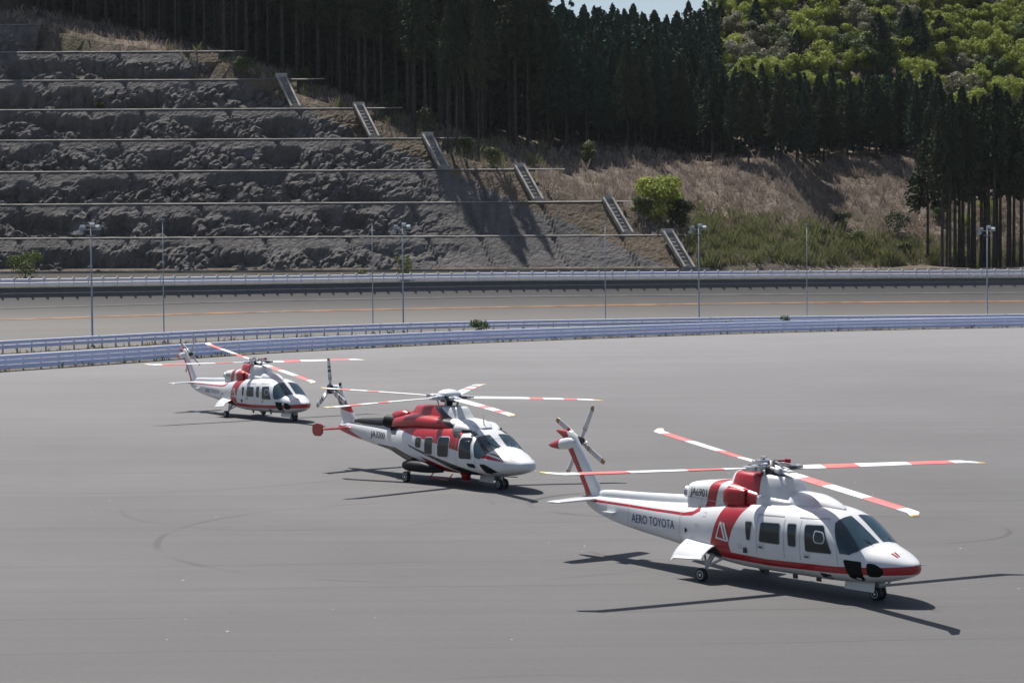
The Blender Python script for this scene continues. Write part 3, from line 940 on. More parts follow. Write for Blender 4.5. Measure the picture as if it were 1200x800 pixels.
for q, (bx, by, w, h, mt, lab) in enumerate((
        (1052, 278, 6.0, 5.2, M_DARKSHRUB, 'dark bushy shrub on the dry slope left of the single cedar'),
        (985, 268, 4.0, 3.2, M_DARKSHRUB, 'dark green shrub midway up the dry slope'),
        (962, 286, 3.6, 2.6, M_MID, 'dark leafed shrub in the green grass band'),
        (1003, 290, 4.6, 2.6, M_SHRUB, 'spreading yellow green shrub above the green grass band'),
        (1062, 300, 3.2, 2.4, M_SHRUB, 'yellow green shrub near the foot of the single cedar'),
        (1122, 310, 4.2, 2.6, M_FRESH, 'bright green shrub at the foot of the cedar clump'),
        (1100, 262, 4.0, 3.5, M_MID, 'green shrub seen between the cedar clump trunks'),
        (1130, 280, 4.2, 4.5, M_FRESH, 'bright green sapling seen through the cedar clump trunks'),
        (1158, 262, 4.5, 5.5, M_FRESH, 'bright leafy sapling behind the cedar clump'),
        (356, 103, 3.4, 3.6, M_SHRUB, 'pale yellow green bush above the topmost drain chute'),
        (460, 143, 5.0, 5.6, M_DARKSHRUB, 'dark conical bush in front of the wood above a chute'),
        (425, 118, 3.8, 4.0, M_SHRUB, 'pale leafy bush at the shaded wood edge'),
        (545, 180, 4.0, 3.0, M_SHRUB, 'pale olive bush between the lone cedars'),
        (578, 196, 3.6, 3.4, M_SHRUB, 'olive bush right of the lone cedars'),
        (690, 196, 3.4, 4.8, M_SHRUB, 'pale grey green bush at the dark forest edge'),
        (285, 85, 3.6, 2.8, M_SHRUB, 'pale bush on the shaded bank above the rock face'),
        (118, 110, 2.2, 1.6, M_SHRUB, 'lone green tuft growing on the rock terrace'),
        (500, 165, 4.4, 6.0, M_DARKSHRUB, 'dark leafy bush left of the lone cedars'))):
    p = march(bx, by)
    if p: shrub(p, w, h, mt, lab, 520 + q, 1300, .30)

# --- grass, nobody could count it
def scatter_slope(n, f_ok, y0, y1, seed):
    r = random.Random(seed); out = []
    while len(out) < n:
        px_, py_ = r.uniform(-10, 1210), r.uniform(y0, y1)
        if not f_ok(px_, py_): continue
        p = march(px_, py_)
        if p is None: continue
        out.append(p)
    return out
CHL = [(0, 20), (60, 66), (230, 74), (340, 110), (372, 140), (440, 172), (525, 205), (640, 240), (745, 276), (818, 312), (1300, 312)]
def open_slope(x, y): return y < lerp_table(CHL, x) and y > lerp_table(EDGE, x) - 4
gp = scatter_slope(8500, lambda x, y: open_slope(x, y), 15, 314, 61)
o = obj('dry_grass', grass_mesh(gp, random.Random(5), M_DRYGRASS, 'dry_grass', .5, 1.3, 6, .05, .5)); o['kind'] = 'stuff'; tag(o, 'dry brown pampas grass covering the open slope', 'grass')
gr_ = random.Random(77)
def green_band(x, y):
    if not open_slope(x, y) or x < 805 or y > 312: return False
    top = 250 + (x - 805) * .13
    return gr_.random() < smooth(top - 14, top + 22, y) * (.55 + .45 * smooth(-.2, .2, noise.noise((x * .03, y * .06, 0))))
gp = scatter_slope(3300, green_band, 235, 314, 62)
gp += scatter_slope(500, lambda x, y: open_slope(x, y) and (x < 640), 60, 200, 63)
o = obj('green_grass', grass_mesh(gp, random.Random(6), M_GREENGRASS, 'green_grass', .7, 1.7, 7, .06, .55)); o['kind'] = 'stuff'; tag(o, 'green bamboo grass along the foot of the slope', 'grass')
rr = random.Random(9)
gp = []
for q in near_c:
    if -60 < q.x < 80:
        for _ in range(5):
            if rr.random() < .35 + .5 * (noise.noise((q.x * .2, q.y * .2, 0)) > .0): gp.append(Vector((q.x + rr.uniform(-.35, .35), q.y + rr.uniform(-.9, .25), 0.02)))
for q in rear_c:
    if -60 < q.x < 80:
        for _ in range(4): gp.append(Vector((q.x + rr.uniform(-.6, .6), q.y + rr.uniform(-2.2, .2), 0.03)))
o = obj('weeds', grass_mesh(gp, rr, M_SHRUB, 'weeds', .10, .38, 7, .02, .22)); o['kind'] = 'stuff'; tag(o, 'scrubby weeds along the foot of the inner guard rails', 'weeds')

# ------------------------------------------------------------------ guard rails
def w_beam(L, th, h):
    """corrugated beam panel, camera side towards -Y, centred"""
    pr = [(-.00, -h / 2), (-.07, -h * .40), (-.07, -h * .22), (-.01, -h * .07), (-.01, h * .07), (-.07, h * .22), (-.07, h * .40), (-.00, h / 2)]
    V = []; F = []
    for x in (-L / 2, L / 2):
        V += [(x, y, z) for y, z in pr] + [(x, y + th, z) for y, z in reversed(pr)]
    n = len(pr) * 2
    for k in range(n): F.append((k, (k + 1) % n, n + (k + 1) % n, n + k))
    F += [tuple(reversed(range(n))), tuple(range(n, 2 * n))]
    return mesh_from('beam', V, F, None)

def guard_rail(name, label, pts, zs, beam_z, beam_h, post_top, mats, per_beam=2, cap=None):
    mid = len(pts) // 2
    t = thing(name, label, 'guard rail', (pts[mid].x, pts[mid].y, zs(pts[mid])), 0)
    o0 = Vector((pts[mid].x, pts[mid].y, zs(pts[mid])))
    s = (pts[1] - pts[0]).length
    bm_ = w_beam(s * per_beam + .02, .012, beam_h); bm_.materials.append(mats[0])
    pm = MB().box((0, .10, post_top / 2 - .15), (.11, .13, post_top + .3)).mesh('post', mats[1])
    cm = None
    if cap:
        w, h, z = cap
        b = MB(); V = []
        for zz, ww in ((z, w), (z + h * .6, w * .55), (z + h, w * .30)):
            V += [(-ww / 2, -.07, zz), (ww / 2, -.07, zz), (ww / 2, .07, zz), (-ww / 2, .07, zz)]
        F = [(3, 2, 1, 0), (8, 9, 10, 11)] + [(4 * r + k, 4 * r + (k + 1) % 4, 4 * r + 4 + (k + 1) % 4, 4 * r + 4 + k) for r in range(2) for k in range(4)]
        b.add(V, F); cm = b.mesh('reflector', mats[2])
    for i, p in enumerate(pts):
        q = pts[min(i + 1, len(pts) - 1)] - pts[max(i - 1, 0)]
        a = atan2(q.y, q.x)
        po = obj('post', pm, t, Vector((p.x, p.y, zs(p))) - o0, (0, 0, a))
        if cm: obj('reflector', cm, po)
    for i in range(0, len(pts) - per_beam, per_beam):
        a, b = pts[i], pts[i + per_beam]
        c = (a + b) / 2; an = atan2(b.y - a.y, b.x - a.x)
        dz = (zs(b) - zs(a)) / (b - a).length
        for z in beam_z:
            obj('beam', bm_, t, Vector((c.x, c.y, (zs(a) + zs(b)) / 2 + z)) - o0, (0, -math.atan(dz), an))
    return t
def inside(c, pad=12): return [p for p in c if -60 - pad < 600 + CAM_F * p.x / p.y < 1260 + pad]
near_p = inside(spline2d(NEAR_PTS, 2.0)); rear_p = inside(spline2d(REAR_PTS, 2.0))
guard_rail('guard_rail', 'pale blue three-beam steel guard rail along the edge of the apron', near_p, lambda p: 0.0, (1.14, .74, .34), .36, 1.20, (M_RAIL, M_POST))
guard_rail('guard_rail', 'pale blue two-beam steel guard rail along the inner edge of the banked track', rear_p, lambda p: 0.03, (1.05, .62), .36, 1.15, (M_RAIL, M_POST))
rim_p = spline2d([(X, rimY(X) + .22) for X in range(-84, 96, 6)], 2.0)
guard_rail('guard_rail', 'whitish steel guard rail with white reflector caps on the outer rim of the track', rim_p, lambda p: rimZ(p.x) + .08, (.95, .46), .33, 1.05, (M_RAILW, M_POST, M_REFL), 2, (.50, .38, 1.02))

# ------------------------------------------------------------------ light poles
def pole(px_, top_py, Y, lamps, label, group):
    b0 = at_depth(px_, 380, Y); z1 = at_depth(px_, top_py, Y).z
    t = thing('light_pole', label, 'light pole', (b0.x, Y, 0.03), 0, group)
    r = .10 if lamps else .065
    b = MB(); b.lathe([(0, r * 1.15), (z1 * .5, r * .9), (z1 - .03, r * .62)], axis='Z', n=10); b.build('mast', M_GALV, t, True)
    b = MB(); b.lathe([(0, .3), (.12, .3), (.13, .2), (.22, .18)], axis='Z', n=10); b.build('base_collar', M_CONC_D, t)
    if lamps:
        b = MB(); b.box((0, 0, z1 - .55), (2.1, .10, .10)); b.build('crossarm', M_GALV, t)
        b = MB(); b.box((0, 0, z1 - 1.15), (1.0, .10, .08)); b.build('crossarm', M_GALV, t)
        for x, z, a in ((-.85, z1 - .30, .5), (.75, z1 - .30, -.4), (-1.05, z1 - .95 + .1, .7), (.15, z1 - .05, .1)):
            R = Matrix.Rotation(a, 3, 'Z') @ Matrix.Rotation(radians(55), 3, 'X')
            f = MB(); f.box((x, -.05, z), (.50, .30, .42), R); fo = f.build('floodlight', M_GALV, t)
            g = MB(); g.box(Vector((x, -.05, z)) + R @ Vector((0, -.16, 0)), (.42, .02, .34), R); g.build('lens', M_LAMPGLASS, fo)
    else:
        b = MB(); b.box((0, -.25, z1 - .12), (.34, .62, .18)); b.build('lamp_head', M_GALV, t)
pl = lambda x: lerp_table([(-100, 172), (0, 189.5), (120, 202), (300, 222.5), (450, 235), (600, 245), (900, 256.5), (1200, 262)], x) + 1.6
for px_, ty, lam, lab, grp in (
        (108, 263, 1, 'floodlight pole in front of the loose yellowish bush and high rock terraces', None),
        (192, 256, 0, 'thin pole in front of the rock terraces, beside the floodlight pole nearest the loose bush', None),
        (437, 257, 0, 'thin pole to the left of the small upright yellow green bush', None),
        (472.5, 263, 1, 'floodlight pole standing before the small upright yellow green bush', None),
        (709.5, 259, 0, 'thin pole before the smooth lower right end of the terraces', None),
        (819, 264, 1, 'floodlight pole beside the lowest drain chute', None),
        (945.5, 262, 0, 'thin pole in front of the green grass band on the dry slope', None),
        (1156.5, 266, 1, 'floodlight pole in front of the cedar clump', None)):
    pole(px_, ty, pl(px_), lam, lab, 'poles along the inner side of the track')

# ------------------------------------------------------------------ thin haze in the valley air
m, nt, p = new_mat('thin_haze')
nt.nodes.remove(p)
pv = nd(nt, 'ShaderNodeVolumePrincipled')
pv.inputs['Color'].default_value = (0.86, 0.93, 1.0, 1)
pv.inputs['Density'].default_value = 0.000028
pv.inputs['Anisotropy'].default_value = 0.2
lk(nt, pv.outputs[0], nt.nodes['Material Output'].inputs['Volume'])
hz = MB().box((0, 0, 88.7), (3040, 3040, 180)).build('haze', m)
hz['kind'] = 'stuff'; tag(hz, 'thin pale haze filling the valley air', 'haze')

#HELI#
# ------------------------------------------------------------------ helicopters
def livery(name, base, layers, rough=0.34, coat=0.22, dirt=0.20):
    """glossy paint; layers = [(colour, [convex polygons in the side view (x, z)])], painted in order"""
    m, nt, p = new_mat(name)
    tc = nd(nt, 'ShaderNodeTexCoord'); P = tc.outputs['Object']
    col = None
    f = noise_fac(nt, P, 1.1, 5, 0.65)
    col = mixc(nt, math_n(nt, 'MULTIPLY', f, dirt), base, tuple(c * .62 for c in base))
    for colr, polys in layers:
        mask = None
        for poly in polys:
            ar = sum(poly[i][0] * poly[(i + 1) % len(poly)][1] - poly[(i + 1) % len(poly)][0] * poly[i][1] for i in range(len(poly)))
            if ar < 0: poly = poly[::-1]
            pm = None
            for i in range(len(poly)):
                (x0, z0), (x1, z1) = poly[i], poly[(i + 1) % len(poly)]
                nx, nz = -(z1 - z0), (x1 - x0)
                dn = nd(nt, 'ShaderNodeVectorMath', operation='DOT_PRODUCT')
                lk(nt, P, dn.inputs[0]); dn.inputs[1].default_value = (nx, 0, nz)
                g = math_n(nt, 'GREATER_THAN', dn.outputs['Value'], nx * x0 + nz * z0)
                pm = g if pm is None else math_n(nt, 'MULTIPLY', pm, g)
            mask = pm if mask is None else math_n(nt, 'MAXIMUM', mask, pm)
        cc = mixc(nt, math_n(nt, 'MULTIPLY', f, dirt), colr, tuple(c * .6 for c in colr))
        col = mixc(nt, mask, col, cc)
    lk(nt, col, p.inputs['Base Color'])
    p.inputs['Roughness'].default_value = rough
    p.inputs['Coat Weight'].default_value = coat
    p.inputs['Coat Roughness'].default_value = 0.06
    return m

M_WHITEP = simple('white_gloss_paint', (0.62, 0.63, 0.645), 0.3, 0, .05, 1, .6)
M_REDP = simple('red_gloss_paint', (0.33, 0.008, 0.015), 0.35, 0, .08, 1, .15)
M_BLACKP = simple('black_gloss_paint', (0.004, 0.005, 0.007), 0.5, 0, .2, 1, .0, 0.18)
M_NAVY = simple('navy_lettering', (0.018, 0.030, 0.150), 0.4, 0, .05, 2)
M_GLASS = simple('dark_tinted_glass', (0.012, 0.020, 0.026), 0.05, 0, .1, 1, 0.0, 0.5)
M_WSHIELD = simple('windscreen_glass', (0.022, 0.042, 0.055), 0.04, 0, .3, 1.3, 0.0, 0.6)
M_SEAL = simple('grey_window_seal', (0.36, 0.37, 0.39), 0.5, 0, .05, 2)
M_RUBBER = simple('tyre_rubber', (0.016, 0.016, 0.017), 0.75, 0, .2, 6)
M_STEEL = simple('bare_steel', (0.46, 0.47, 0.49), 0.35, .7, .2, 5)
M_DARKM = simple('dark_oily_metal', (0.050, 0.050, 0.055), 0.45, .5, .4, 8)
M_GREYP = simple('light_grey_paint', (0.50, 0.51, 0.53), 0.4, 0, .1, 3)
M_BROWNTIP = simple('brown_erosion_strip', (0.20, 0.120, 0.060), 0.5, 0, .2, 4)
M_HOLE = simple('dark_cavity', (0.008, 0.008, 0.009), 0.8, 0, .1, 3)

def blade_mat(name, R, bands):
    """bands = [(from_radius, colour), ...] along the blade"""
    m, nt, p = new_mat(name)
    tc = nd(nt, 'ShaderNodeTexCoord')
    sx = nd(nt, 'ShaderNodeSeparateXYZ'); lk(nt, tc.outputs['Object'], sx.inputs[0])
    col = None
    for r, c in bands:
        col = c if col is None else mixc(nt, math_n(nt, 'GREATER_THAN', sx.outputs['X'], r), col, c)
    f = noise_fac(nt, tc.outputs['Object'], 2.0, 4)
    col = mixc(nt, math_n(nt, 'MULTIPLY', f, .14), col, (.45, .44, .42))
    lk(nt, col, p.inputs['Base Color'])
    p.inputs['Roughness'].default_value = 0.35
    return m
W_, R_, Y_ = (.80, .80, .80), (.74, .155, .135), (.66, .46, .16)

class Loft:
    """fuselage shell lofted through stations (x, half width, z bottom, z top[, y centre]) ; n = squareness"""
    def __init__(s, st, n=2.7, k=0.46, nf=None):
        st = sorted(st)
        X = [a[0] for a in st]
        s.x0, s.x1 = X[0], X[-1]
        s.w = cubic(X, [a[1] for a in st]); s.b = cubic(X, [a[2] for a in st]); s.t = cubic(X, [a[3] for a in st])
        s.yc = cubic(X, [a[4] if len(a) > 4 else 0 for a in st])
        s.n = (lambda x: n) if not callable(n) else n; s.k = k; s.X = X
    def pt(s, x, ph, off=0.0):
        w, b, t = s.w(x) + off, s.b(x) - off, s.t(x) + off
        zc = b + (t - b) * s.k; e = 2.0 / s.n(x)
        c, sn = cos(ph), sin(ph)
        y = w * math.copysign(abs(c) ** e, c)
        z = zc + ((t - zc) if sn >= 0 else (zc - b)) * math.copysign(abs(sn) ** e, sn)
        return Vector((x, s.yc(x) + y, z))
    def side(s, x, z):
        w, b, t = s.w(x), s.b(x), s.t(x); zc = b + (t - b) * s.k
        h = (t - zc) if z >= zc else (zc - b)
        q = min(1.0, abs(z - zc) / max(h, 1e-4)); n = s.n(x)
        return w * max(0.0, 1 - q ** n) ** (1 / n)
    def mesh(s, name, mat, nx=64, na=44):
        xs = [s.x0 + (s.x1 - s.x0) * i / (nx - 1) for i in range(nx)]
        # denser towards the ends
        xs = [s.x0 + (s.x1 - s.x0) * (0.5 - 0.5 * cos(pi * (i / (nx - 1)))) * .55 + (s.x1 - s.x0) * (i / (nx - 1)) * .45 for i in range(nx)]
        V = []; F = []
        for x in xs:
            for k in range(na): V.append(s.pt(x, 2 * pi * k / na))
        for i in range(nx - 1):
            for k in range(na): F.append((i * na + k, (i + 1) * na + k, (i + 1) * na + (k + 1) % na, i * na + (k + 1) % na))
        F.append(tuple(range(na))); F.append(tuple(reversed(range((nx - 1) * na, nx * na))))
        return mesh_from(name, V, F, mat, True)

def roundpoly(pts, r, n=4):
    out = []; m = len(pts)
    for i in range(m):
        p, a, b = Vector(pts[i]), Vector(pts[i - 1]), Vector(pts[(i + 1) % m])
        da, db = (a - p), (b - p)
        ra = min(r, da.length * .45, db.length * .45)
        q0, q1 = p + da.normalized() * ra, p + db.normalized() * ra
        for k in range(n + 1):
            t = k / n
            out.append(tuple(q0 * (1 - t) ** 2 + p * 2 * t * (1 - t) + q1 * t * t))
    return out

def flat_patch(poly, step, fn, name, mat):
    """polygon in a 2-D parameter plane, cut into a grid and laid on a surface by fn(u, v)"""
    bm = bmesh.new()
    vs = [bm.verts.new((p[0], p[1], 0)) for p in poly]
    f = bm.faces.new(vs)
    if f.normal.z < 0: bmesh.ops.reverse_faces(bm, faces=[f])
    for ax in (0, 1):
        lo, hi = min(p[ax] for p in poly), max(p[ax] for p in poly)
        st = step if not isinstance(step, tuple) else step[ax]
        k = lo + st
        while k < hi:
            co = (k, 0, 0) if ax == 0 else (0, k, 0); no = (1, 0, 0) if ax == 0 else (0, 1, 0)
            bmesh.ops.bisect_plane(bm, geom=bm.verts[:] + bm.edges[:] + bm.faces[:], plane_co=co, plane_no=no); k += st
    for v in bm.verts: v.co = fn(v.co.x, v.co.y)
    me = bpy.data.meshes.new(name); bm.to_mesh(me); bm.free()
    me.materials.append(mat); me.polygons.foreach_set('use_smooth', [True] * len(me.polygons)); me.update()
    return me

def side_patch(L, poly, sgn, off, name, mat, parent, step=.12):
    return obj(name, flat_patch(poly, step, lambda x, z: Vector((x, L.yc(x) + sgn * (L.side(x, z) + off), z)), name, mat), parent)

def grow(poly, d):
    cx = sum(p[0] for p in poly) / len(poly); cz = sum(p[1] for p in poly) / len(poly)
    out = []
    for p in poly:
        v = Vector((p[0] - cx, p[1] - cz)); out.append((p[0] + v.x / max(v.length, .01) * d, p[1] + v.y / max(v.length, .01) * d))
    return out

def window(L, poly, sgn, parent, r=.06, mat=None, frame=M_SEAL, fw=.028, name='window'):
    w = side_patch(L, roundpoly(poly, r), sgn, .012, name, mat or M_GLASS, parent)
    if frame: side_patch(L, roundpoly(grow(poly, fw), r + fw), sgn, .006, 'window_frame', frame, w)
    return w

def angle_patch(L, poly, sgn, off, name, mat, parent, step=(.10, radians(7))):
    """polygon given as (x, angle) round the hull"""
    return obj(name, flat_patch(poly, step, lambda x, a: (lambda q: Vector((q.x, q.y * sgn, q.z)))(L.pt(x, a, off)), name, mat), parent)

def lettering(txt, L, x0, z0, x1, z1, height, sgn, mat, parent, off=.014, yfix=None):
    """a word laid on the hull side, from (x0, z0) to (x1, z1) as read on the starboard side"""
    cu = bpy.data.curves.new('lettering', 'FONT'); cu.body = txt; cu.size = 1.0; cu.fill_mode = 'FRONT'; cu.resolution_u = 3
    o = bpy.data.objects.new('lettering', cu); C.objects.link(o)
    bpy.context.view_layer.update()
    me = bpy.data.meshes.new_from_object(o.evaluated_get(bpy.context.evaluated_depsgraph_get()))
    C.objects.unlink(o); bpy.data.objects.remove(o); bpy.data.curves.remove(cu)
    bm = bmesh.new(); bm.from_mesh(me)
    xs_ = [v.co.x for v in bm.verts]; lo, hi = min(xs_), max(xs_); hy = max(v.co.y for v in bm.verts)
    for k in range(1, 12):
        bmesh.ops.bisect_plane(bm, geom=bm.verts[:] + bm.edges[:] + bm.faces[:], plane_co=(lo + (hi - lo) * k / 12, 0, 0), plane_no=(1, 0, 0))
    for v in bm.verts:
        t = (v.co.x - lo) / (hi - lo)
        if sgn > 0: t = 1 - t
        x = x0 + (x1 - x0) * t; z = z0 + (z1 - z0) * t + v.co.y / hy * height
        y = L.side(x, z) if yfix is None else yfix
        v.co = Vector((x, sgn * (y + off), z))
    bm.to_mesh(me); bm.free()
    me.materials.clear(); me.materials.append(mat); me.name = 'lettering'
    return obj('lettering', me, parent)

def wing_mesh(name, root, tip, croot, ctip, thick, mat, axis='Y', sweep_n=10):
    """tapered aerofoil from root to tip; chord along x"""
    V = []; F = []; n = 14
    root, tip = Vector(root), Vector(tip)
    for t in [i / 6 for i in range(7)]:
        c = root.lerp(tip, t); ch = croot + (ctip - croot) * t
        if t == 1: ch *= .8
        for k in range(n):
            a = 2 * pi * k / n
            px_ = cos(a) * .5; th = sin(a) * .5 * thick * (0.62 + .55 * px_) * 1.5
            if axis == 'Y': V.append(c + Vector((px_ * ch, 0, th * ch)))
            else: V.append(c + Vector((px_ * ch, th * ch, 0)))
    for i in range(6):
        for k in range(n): F.append((i * n + k, i * n + (k + 1) % n, (i + 1) * n + (k + 1) % n, (i + 1) * n + k))
    F += [tuple(range(n)), tuple(range(6 * n, 7 * n))]
    return mesh_from(name, V, F, mat, True)

def blade_mesh(name, r0, R, chord, mat, tip_sweep, taper=1.0, twist=6.0, sag=0.0, root_ch=.6):
    V = []; F = []; n = 12
    rs = [r0, r0 + .25, r0 + .6, R * .3, R * .5, R * .7, R * .85, R * .93, R * .97, R]
    for r in rs:
        t = (r - r0) / (R - r0)
        ch = chord * (1 + (taper - 1) * t) * (root_ch if r == r0 else (.85 if r == rs[1] else 1))
        off = 0.0
        if r > R * .925: q = (r - R * .925) / (R * .075); ch *= 1 - .42 * q; off = -tip_sweep * q * chord
        a = radians(twist * (1 - t) - 1.0)
        for k in range(n):
            an = 2 * pi * k / n
            y = cos(an) * .5 * ch + off - .12 * ch; z = sin(an) * .5 * .105 * ch * (1 + .4 * cos(an))
            V.append((r, y * cos(a) - z * sin(a), y * sin(a) + z * cos(a) - sag * t * t))
    for i in range(len(rs) - 1):
        for k in range(n): F.append((i * n + k, i * n + (k + 1) % n, (i + 1) * n + (k + 1) % n, (i + 1) * n + k))
    F += [tuple(range(n)), tuple(range((len(rs) - 1) * n, len(rs) * n))]
    return mesh_from(name, V, F, mat, True)

def wheel_parts(parent, c, r, w, rimcol):
    x, y, z = c
    MB().lathe([(-w * .5, r * .62), (-w * .5, r * .86), (-w * .34, r * .98), (0, r), (w * .34, r * .98), (w * .5, r * .86), (w * .5, r * .62)], c, 'Y', 22).build('tyre', M_RUBBER, parent, True)
    MB().lathe([(-w * .53, r * .14), (-w * .53, r * .26), (-w * .38, r * .34), (-w * .54, r * .56), (-w * .50, r * .64), (w * .50, r * .64), (w * .54, r * .56), (w * .38, r * .34), (w * .53, r * .14)], c, 'Y', 18).build('rim', rimcol, parent, False)

def rotor_head(parent, zh, tilt, az, nb, arm, dark, cap=None, rr=.30):
    M0 = Matrix.Translation((0, 0, zh)) @ Matrix.Rotation(tilt, 4, 'Y') @ Matrix.Rotation(az, 4, 'Z')
    rnd_ = random.Random(3)
    b = MB(); b.lathe([(-.42, .13), (-.20, .15), (-.17, rr), (-.05, rr * 1.05), (.06, rr), (.10, .16), (.20, .12)], axis='Z', n=18)
    h = b.build('rotor_head', M_DARKM, parent, True); h.matrix_local = M0
    b = MB(); b.lathe([(-.52, .34), (-.46, .40), (-.38, .40), (-.34, .30)], axis='Z', n=20); b.build('swashplate', M_DARKM, h)
    for k in range(nb):
        a = 2 * pi * k / nb; R3 = Matrix.Rotation(a, 3, 'Z'); T = lambda v: R3 @ Vector(v)
        b = MB(); b.tube(T((.16, 0, 0)), T((arm, 0, 0)), .115, .075, 10); b.box(T((arm * .62, 0, 0)), (.26, .30, .15), R3); b.box(T((arm + .02, 0, 0)), (.30, .20, .11), R3)
        b.build('blade_cuff', M_STEEL if k % 2 else M_GREYP, h)
        b = MB(); b.tube(T((.30, .22, -.42)), T((.42, .24, -.02)), .028, .028, 6); b.build('pitch_link', M_STEEL, h)
        b = MB(); b.tube(T((.12, -.18, .02)), T((arm * .85, -.20, .02)), .050, .050, 8); b.build('damper', M_DARKM if k % 2 else M_STEEL, h)
        if cap is None:
            b = MB(); b.tube(T((0, 0, .17)), T((.44, .0, .17)), .035, .03, 6); b.box(T((.46, 0, .17)), (.12, .12, .10), R3)
            b.build('absorber_weight', M_REDP if k == 1 else M_STEEL, h)
    if cap:
        b = MB(); b.lathe([(.08, .46), (.14, .47), (.22, .40), (.29, .24), (.32, .04)], axis='Z', n=24); b.build('head_cap', cap, h, True)
    return h

def set_blades(parent, me, zh, tilt, az, nb, name='main_rotor_blade'):
    for k in range(nb):
        o = obj(name, me, parent)
        o.matrix_local = Matrix.Translation((0, 0, zh)) @ Matrix.Rotation(tilt, 4, 'Y') @ Matrix.Rotation(az + 2 * pi * k / nb, 4, 'Z')

def tail_rotor(parent, c, sgn, R, nb, a0, mats, chord=.17, hubr=.13):
    """disc in the x-z plane; sgn = side of the fin"""
    M0 = Matrix.Translation(c)
    b = MB(); b.lathe([(-.30 * sgn, .10), (-.06 * sgn, .10), (-.05 * sgn, hubr), (.06 * sgn, hubr), (.16 * sgn, .05)], axis='Y', n=14)
    h = b.build('tail_rotor_hub', M_DARKM, parent, False); h.matrix_local = M0
    me = blade_mesh('tail_blade', .12, R, chord, mats, 0.0, 1.0, 8.0, 0, .55)
    for k in range(nb):
        o = obj('tail_rotor_blade', me, parent)
        a = a0 + 2 * pi * k / nb
        # blade x axis -> (cos a, 0, sin a)
        o.matrix_local = M0 @ Matrix.Rotation(-a, 4, 'Y') @ Matrix.Rotation(pi / 2, 4, 'X')
        if k == 0:
            pass
    for k in range(nb):
        a = a0 + 2 * pi * k / nb + .25
        b = MB(); b.tube((.16 * cos(a) , .12 * sgn, .16 * sin(a)), (.24 * cos(a - .25), .0, .24 * sin(a - .25)), .022, .022, 6); b.build('pitch_link', M_STEEL, h)

